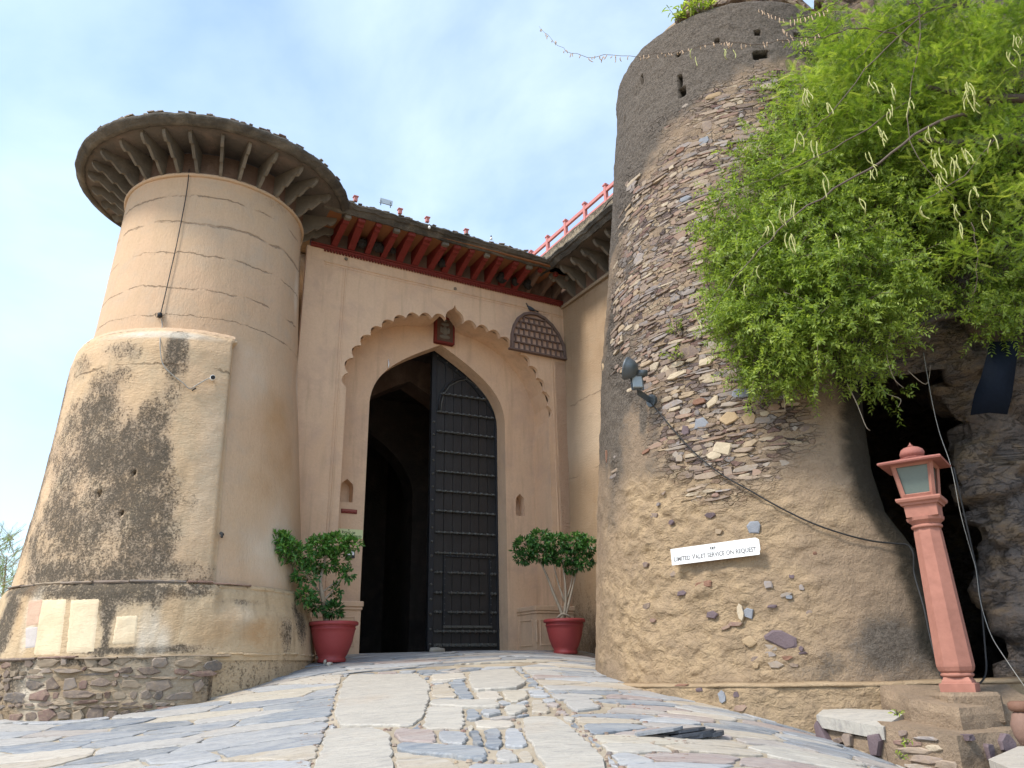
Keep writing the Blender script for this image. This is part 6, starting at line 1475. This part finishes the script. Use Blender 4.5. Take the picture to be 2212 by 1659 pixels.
for bx, by, Y, rx, rz, dens in BL:
    c = atY(bx, by, Y); nc = int(290*dens*(rx/.5)*(rz/.5)); cl_ = rr.normal(size=(14, 3)); cl_ /= np.linalg.norm(cl_, axis=1, keepdims=True)
    for i in range(nc):
        d = rr.normal(size=3); d[1] -= .35; d /= np.linalg.norm(d); r = rr.uniform(.35, 1.0)
        if rr.random() < .75: d = cl_[rr.integers(0, 14)]+rr.normal(size=3)*.22; r = rr.uniform(.7, 1.15)
        p = c+d*np.array([rx, rx*.8, rz])*r
        # a twig carrying leaf pairs, arching out and down
        t = d*.6+np.array([rr.normal()*.5, rr.normal()*.4-.2, -.15+rr.normal()*.5]); t /= np.linalg.norm(t); Lt = rr.uniform(.12, .30); k = int(Lt/.022)
        for j in range(k):
            f = j/k; q = p+t*Lt*f+np.array([0, 0, -.25*Lt*f*f]); sd = rr.normal(size=3); sd -= t*(sd@t); sd /= np.linalg.norm(sd)+1e-9
            for s in (-1, 1):
                C.append(q); N.append(t*.5+sd*s+np.array([0, 0, -.1])); T_.append((r, q[2]))
        if rr.random() < .16: tw.tube([p-t*.15, p+t*Lt*.5, p+t*Lt+np.array([0, 0, -.2*Lt])], [.004, .003, .0015], 3)
C = np.array(C); N = np.array(N); T_ = np.array(T_); n = len(C)
print('creeper leaves', n)
keep = rr.random(n) < min(1, 300000/n); C, N, T_ = C[keep], N[keep], T_[keep]; n = len(C)
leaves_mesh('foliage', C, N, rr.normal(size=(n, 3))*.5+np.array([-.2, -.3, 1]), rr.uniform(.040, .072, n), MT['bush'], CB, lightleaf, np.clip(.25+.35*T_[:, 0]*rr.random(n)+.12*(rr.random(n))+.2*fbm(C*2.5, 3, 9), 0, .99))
tag(tw.obj('twig', MT['twig'], CB), kind='stuff')
# trailing shoots
SH = [[(1900, 640, 7.9), (1925, 700, 7.85), (1915, 760, 7.85), (1930, 815, 7.85), (1952, 838, 7.85)], [(1830, 830, 8.1), (1850, 870, 8.05), (1870, 920, 8.0), (1880, 930, 8.0)], [(1920, 720, 8.0), (1975, 730, 8.0), (2000, 720, 8.1)], [(1680, 800, 8.3), (1692, 850, 8.25), (1696, 890, 8.25)], [(1960, 800, 8.3), (2000, 830, 8.2), (2010, 790, 8.2)], [(1900, 830, 8.1), (1915, 850, 8.1), (1945, 862, 8.0), (1940, 880, 8.0)]]
for k, s in enumerate(SH):
    b = B(); P = smoothpath([atY(*q) for q in s], 5); b.tube(P, np.linspace(.007, .002, len(P)), 5); b.obj('shoot', MT['bark'], CB, True)
# feathery tree
TR = thing('acacia_tree', (7.2, 7.6, .9), 'feathery leaved thorn tree hung with yellow seed pods, reaching over the rough tower', 'tree')
BR = [[(2330, 330, 7.6, .13), (2212, 305, 7.5, .10), (2120, 300, 7.5, .08), (2060, 310, 7.5, .05), (1985, 300, 7.5, .03)],
      [(2330, 200, 7.4, .10), (2212, 212, 7.4, .07), (2110, 210, 7.4, .05), (2000, 185, 7.4, .03)],
      [(2090, 245, 7.3, .035), (2000, 275, 7.2, .026), (1900, 350, 7.1, .02), (1800, 410, 7.0, .016), (1700, 480, 6.9, .012), (1620, 560, 6.8, .009), (1560, 640, 6.8, .006), (1530, 690, 6.8, .003)],
      [(1985, 200, 7.5, .02), (1900, 260, 7.4, .015), (1800, 320, 7.4, .011), (1700, 370, 7.4, .008), (1630, 395, 7.4, .005), (1550, 420, 7.4, .003)],
      [(2010, 120, 7.3, .02), (1930, 75, 7.3, .016), (1850, 60, 7.3, .013), (1780, 78, 7.3, .010), (1700, 85, 7.3, .009), (1620, 95, 7.3, .008), (1550, 92, 7.3, .007), (1480, 108, 7.3, .006), (1420, 117, 7.3, .006), (1340, 120, 7.3, .005), (1270, 122, 7.3, .005), (1225, 112, 7.3, .004), (1190, 82, 7.3, .003), (1165, 58, 7.3, .002)],
      [(2080, 5, 7.0, .012), (1980, 35, 7.0, .010), (1900, 80, 7.0, .007), (1840, 140, 7.0, .004)],
      [(2090, -40, 7.2, .02), (1960, 60, 7.1, .014), (1870, 150, 7.0, .010), (1790, 250, 7.0, .008), (1740, 290, 7.0, .006), (1690, 350, 7.0, .004)],
      [(1960, 0, 7.2, .016), (1990, 30, 7.1, .014), (1975, 150, 7.1, .010), (1960, 280, 7.1, .008), (1985, 340, 7.0, .006), (2060, 430, 7.0, .004)],
      [(1820, 0, 7.2, .010), (1760, 30, 7.2, .008), (1700, 42, 7.2, .006), (1640, 20, 7.2, .004)],
      [(1790, 55, 7.25, .008), (1740, 90, 7.25, .006), (1700, 70, 7.25, .004), (1690, 62, 7.25, .003)],
      [(2300, 760, 8.4, .09), (2200, 700, 8.4, .08), (2130, 668, 8.4, .07), (2050, 680, 8.4, .05), (1990, 700, 8.4, .035), (1930, 690, 8.4, .02)],
      [(2100, 480, 7.5, .012), (2110, 560, 7.5, .01), (2105, 640, 7.6, .008)], [(2150, 300, 7.2, .012), (2080, 380, 7.1, .009), (2000, 430, 7.0, .006)]]
for s in BR:
    b = B(); P = smoothpath([atY(q[0], q[1], q[2]) for q in s], 4); r = np.interp(np.linspace(0, 1, len(P)), np.linspace(0, 1, len(s)), [q[3] for q in s])
    P = [p+rr.normal(size=3)*.010 for p in P]; b.tube(P, r*(.62 if s[0][3] < .04 else .9), 6); b.obj('branch', MT['twig'] if s[0][3] < .04 else MT['darkbark'], TR, True)
b = B(); tp_ = [np.array(q) for q in ((7.9, 8.2, .7), (7.7, 8.0, 2.2), (7.9, 7.8, 3.6), (8.1, 7.6, 5.0), (8.0, 7.5, 6.5))]; b.tube(smoothpath(tp_, 4), np.linspace(.30, .15, 17), 10); b.obj('trunk', MT['darkbark'], TR, True)
FB = [(1800, 60, 7.9, .35, .3, .9), (1860, 130, 7.7, .5, .4, 1.), (1930, 60, 7.6, .5, .4, 1.), (1990, 150, 7.4, .5, .4, 1.), (2070, 60, 7.3, .5, .4, 1.), (2150, 130, 7.2, .5, .4, 1.), (2210, 40, 7.1, .5, .4, 1.), (2100, 220, 7.3, .45, .3, .9), (1950, 250, 7.5, .45, .35, .8), (1850, 230, 7.7, .45, .35, .7), (1760, 180, 7.8, .3, .35, .7), (2200, 280, 7.2, .4, .3, .7), (2060, 330, 7.4, .35, .3, .6), (2050, 420, 7.3, .3, .3, .4), (2200, 500, 7.2, .30, .25, .5), (2100, 540, 7.3, .25, .3, .35), (1770, 340, 7.6, .35, .3, .3), (2230, 400, 7.1, .3, .3, .5), (1740, 290, 7.7, .2, .25, .4), (2000, 20, 7.3, .5, .3, 1.), (1640, 470, 8.2, .2, .2, .2), (2150, 330, 7.2, .4, .25, .6)]
C = []; N = []; rd = []
for bx, by, Y, rx, rz, dens in FB:
    c = atY(bx, by, Y); nc = int(130*dens*(rx/.5)*(rz/.4)+3); tone = rr.uniform(-.1, .15)
    for i in range(nc):
        d = rr.normal(size=3); d /= np.linalg.norm(d); p = c+d*np.array([rx, rx, rz])*rr.uniform(.2, 1.1); t = np.array([-.6+rr.normal()*.6, rr.normal()*.5, rr.normal()*.35-.15]); t /= np.linalg.norm(t); Lt = rr.uniform(.2, .45)
        k = int(Lt/.045)
        for j in range(k):
            f = j/k; q = p+t*Lt*f+np.array([0, 0, -.3*Lt*f*f]); sd = rr.normal(size=3)*.5+np.array([0, 0, .1]); C.append(q); N.append(t*.7+sd); rd.append(.45+tone+rr.normal()*.2)
C = np.array(C); N = np.array(N); n = len(C); print('fronds', n)
leaves_mesh('foliage', C, N, rr.normal(size=(n, 3))*.35+np.array([-.1, -.2, 1]), rr.uniform(.10, .17, n), MT['fern'], TR, frond(), np.clip(np.array(rd), 0, .99))
# seed pods
def pod(L, cur, seed):
    r2 = np.random.default_rng(seed); P = []; n = 7
    for i in range(n+1): t = i/n; P.append((cur*.12*sin(t*2.9), cur*.05*sin(t*5), -L*t))
    b = B(); rad = [.002]+[.0055+.0012*((i % 2)*2-1) for i in range(1, n)]+[.0015]; b.tube(P, rad, 6); return b
pods = []; 
for k in range(4):
    o = pod(1.0, (.12, -.2, .3, -.1)[k], k); pods.append(o)
podobj = {}
PC_ = [(1740, 215, 6), (1720, 310, 3), (1760, 330, 4), (1770, 400, 3), (1660, 500, 3), (1700, 520, 4), (1690, 470, 3), (1715, 455, 3), (1870, 355, 2), (1880, 380, 3), (1900, 300, 4), (2090, 200, 7), (2100, 230, 5), (2080, 340, 4), (2020, 345, 5), (2060, 360, 6), (2030, 390, 5), (2140, 310, 2), (1925, 250, 3), (1960, 230, 3), (1880, 190, 3), (1930, 200, 3), (2190, 90, 4), (1645, 590, 1), (1600, 640, 1), (2105, 420, 3), (2060, 460, 3), (2070, 500, 2), (1860, 440, 2), (2180, 130, 3), (1800, 520, 1), (2010, 300, 3), (1505, 700, 1), (1985, 470, 2), (1790, 235, 3), (2130, 480, 2)]
cnt_ = 0
for x, y, c in PC_:
    for k in range(c):
        if cnt_ > 150: break
        p = atY(x+rr.uniform(-9, 9), y-18+rr.uniform(-10, 10), 6.75+rr.uniform(-.15, .15)); L = rr.uniform(.13, .24); v = rr.integers(0, 4)
        mtx = Matrix.Translation(Vector(p-ORG[TR]))@Matrix.Rotation(rr.uniform(0, 6.28), 4, 'Z')@Matrix.Rotation(rr.normal()*.18, 4, 'X')@Matrix.Diagonal((L/.9 if True else 1, L/.9, L, 1))
        if L: mtx = Matrix.Translation(Vector(p-ORG[TR]))@Matrix.Rotation(rr.uniform(0, 6.28), 4, 'Z')@Matrix.Rotation(rr.normal()*.18, 4, 'X')@Matrix.Diagonal((1.1, 1.1, L, 1))
        if v not in podobj:
            bb = pods[v]; o = bb.obj('pod', MT['pod'], TR, True, local=True); o.matrix_local = mtx; podobj[v] = o
        else: copy_part(podobj[v], TR, mtx)
        cnt_ += 1
# dry pods strung along the long bare branch
dp_ = None
bp_ = smoothpath([atY(q[0], q[1], q[2]) for q in BR[4]], 8)
idx = list(range(26, len(bp_)-1)); dl = [i for i in idx if rr.random() < .6]
for i in dl:
    for r_ in range(rr.integers(1, 3)):
        L = rr.uniform(.03, .09); mtx = Matrix.Translation(Vector(bp_[i]+rr.normal(size=3)*.008-ORG[TR]))@Matrix.Rotation(rr.uniform(0, 6.28), 4, 'Z')@Matrix.Rotation(rr.normal()*.3, 4, 'X')@Matrix.Diagonal((1, 1, L, 1))
        if dp_ is None: dp_ = pod(1., .08, 9); dp_ = dp_.obj('dry_pod', MT['drypod'], TR, True, local=True); dp_.matrix_local = mtx
        else: copy_part(dp_, TR, mtx)
for s_ in (8, 9):
    q_ = smoothpath([atY(q[0], q[1], q[2]) for q in BR[s_]], 8)
    for p in q_[4:]:
        if rr.random() < .8: copy_part(dp_, TR, Matrix.Translation(Vector(p-ORG[TR]))@Matrix.Rotation(rr.uniform(0, 6.28), 4, 'Z')@Matrix.Diagonal((1, 1, rr.uniform(.05, .11), 1)))
for x, y in ((1495, 118), (1502, 135), (1563, 118), (1570, 118), (1583, 120)):
    copy_part(podobj[int(rr.integers(0, 4))] if podobj.get(0) is not None and len(podobj) == 4 else list(podobj.values())[0], TR, Matrix.Translation(Vector(atY(x, y-13, 7.3)-ORG[TR]))@Matrix.Rotation(rr.uniform(0, 6.28), 4, 'Z')@Matrix.Diagonal((1, 1, .16, 1)))

# small plants
def sprigplant(name, base, H, n, L, mat, label, cat, seed, spread=.5, group=None, leafgeo=None):
    r2 = np.random.default_rng(seed); t = thing(name, tuple(base), label, cat, group); b = B(); C = []; N = []
    for i in range(n):
        d = np.array([r2.normal()*spread, r2.normal()*spread, 1.]); d /= np.linalg.norm(d); h = H*r2.uniform(.5, 1); P = [base, base+d*h*.5, base+d*h+np.array([d[0], d[1], 0])*h*.3]; b.tube(P, [.006, .004, .002], 4)
        k = max(3, int(h/.03))
        for j in range(k): f = .25+.75*j/k; q = P[0]+(P[2]-P[0])*f; s = r2.normal(size=3); C.append(q); N.append(s+d*.6)
    tag(b.obj('stem', MT['twig'], t), kind='stuff'); C = np.array(C); N = np.array(N); m_ = len(C)
    leaves_mesh('foliage', C, N, r2.normal(size=(m_, 3))*.4+np.array([0, -.3, 1]), np.full(m_, L)*r2.uniform(.7, 1.2, m_), mat, t, leafgeo or leaf_geo(1, .32), np.clip(r2.normal(.6, .2, m_), 0, .99))
for k, (x, y, H, n, lb) in enumerate(((1462, 48, .30, 7, 'leafy weed sprouting at the left end of the rough tower rim'), (1508, 35, .34, 9, 'taller leafy weed on the rim of the rough tower'), (1538, 24, .24, 6, 'leafy weed on the rim of the rough tower nearest the rubble'))):
    a, z, p = cylhit(x, y, CRT, lambda z: 2.0); p = np.array([CRT[0]+1.95*cos(a), CRT[1]+1.95*sin(a), 11.42]); sprigplant('weed', p, H, n, .12, MT['fern'], lb, 'plant', 90+k, .6, 'weeds on the tower rim')
for k, (x, y, lb) in enumerate(((1462, 720, 'small fern like weed growing from the rough tower at mid height'), (1462, 780, 'small weed growing just above the pale stone on the rough tower'), (1645, 880, 'tiny weed under the creeper on the rough tower'))):
    p = onR(x, y, .03); sprigplant('wall_weed', p-np.array([0, .05, 0]), .22, 8, .07, MT['bush'], lb, 'plant', 96+k, .9, 'weeds in the tower joints')
p = onground(1955, 1650); 
for k, (x, y) in enumerate(((1945, 1640), (1960, 1608), (1938, 1545))):
    w = atY(x, y, 6.75); sprigplant('grass_tuft', w, .06, 5, .04, MT['fern'], ('small green weed at the foot of the lamp plinth', 'small weed in a crack of the lamp plinth', 'small weed on the pale slab beside the plinth')[k], 'plant', 110+k, .8, 'weeds on the lamp plinth')
# shrubs behind the round tower at the far left
FT = thing('shrub', (-10.2, 17.0, 1.0), 'feathery green shrub behind the round tower at the left edge', 'shrub')
C = []; N = []; b = B()
for i in range(150):
    c = atY(rr.uniform(-40, 34), rr.uniform(1165, 1300), 17+rr.normal()*.5); t = np.array([rr.normal()*.6, rr.normal()*.5, .5]); t /= np.linalg.norm(t)
    for j in range(7): C.append(c+t*.07*j); N.append(t+rr.normal(size=3)*.7)
    b.tube([c, c+t*.5], [.008, .003], 3)
b.tube([atY(-20, 1420, 17), atY(5, 1300, 17), atY(15, 1200, 17)], [.05, .03, .01], 6); tag(b.obj('stem', MT['bark'], FT), kind='stuff')
C = np.array(C); N = np.array(N); n = len(C); leaves_mesh('foliage', C, N, rr.normal(size=(n, 3))*.4+np.array([0, 0, 1]), rr.uniform(.14, .26, n), MT['fern'], FT, frond(7), np.clip(rr.normal(.35, .2, n), 0, .99))

# broken slate sticking up out of the paving, dark gap beneath it
g = onground(1478, 1592); BS = thing('broken_slate', tuple(g), 'split black slate lifted out of the paving beside the rough tower', 'stone')
r2 = np.random.default_rng(4)
MT['blackslate'] = plain('black slate', (.045, .05, .06), .5, .4, .5, 6, .012)
for k, (cx_, cy_, w, d_, zz, th, rz) in enumerate(((.02, .02, .50, .20, .000, .03, .1), (.06, .0, .42, .17, .028, .022, .25), (-.02, .03, .46, .15, .048, .02, -.05), (-.22, -.03, .44, .16, .052, .022, .12), (.26, .05, .2, .12, .015, .03, .5))):
    b = B(); V = []; n = 9; ph = r2.uniform(0, 1)
    O = [(w/2*cos(2*pi*i/n+ph)*r2.uniform(.82, 1.1), d_/2*sin(2*pi*i/n+ph)*r2.uniform(.82, 1.1)) for i in range(n)]
    for lv in (0, 1):
        for x, y in O: V.append((g[0]+cx_+x*cos(rz)-y*sin(rz), g[1]+cy_+x*sin(rz)+y*cos(rz), g[2]-.015+zz+lv*th+.10*x))
    b.add(V, [tuple(range(n))[::-1], tuple(range(n, 2*n))]+[(i, (i+1) % n, n+(i+1) % n, n+i) for i in range(n)]); b.obj('slate_layer', MT['blackslate'] if k != 3 else MT['slate'], BS)
# pale slab tip and brown chair foot at the lower right corner
q0 = [atZ(x, y, .86)[:2] for x, y in ((2135, 1640), (2200, 1612), (2330, 1612), (2330, 1690), (2200, 1668))]
b = B(); b.prism([tuple(p) for p in q0], lambda x, y: (x, y, .86), lambda x, y: (x, y, .79)); tag(b.obj('stone_slab', MT['cream'], None), 'pale stone slab tip poking in at the lower right corner', 'slab')
CH = thing('wooden_post', tuple(atY(2235, 1600, 5.6)), 'brown wooden turned post cut off by the right edge above the pale slab', 'post')
o_ = atY(2222, 1610, 5.9); b = B(); b.lathe([(.05, 0), (.075, .06), (.085, .13), (.06, .20), (.045, .215)], tuple(o_), 14); b.obj('body', MT['bark2'] if 'bark2' in MT else plain('red brown wood', (.20, .12, .09), .7, .2, .3), CH, True)
b = B(); b.lathe([(.06, .217), (.075, .235), (.075, .27), (.05, .285)], tuple(o_), 10); b.obj('cap', plain('brown wood cap', (.17, .09, .06), .7, .2, .3), CH, True)
print('objects', len(bpy.data.objects))
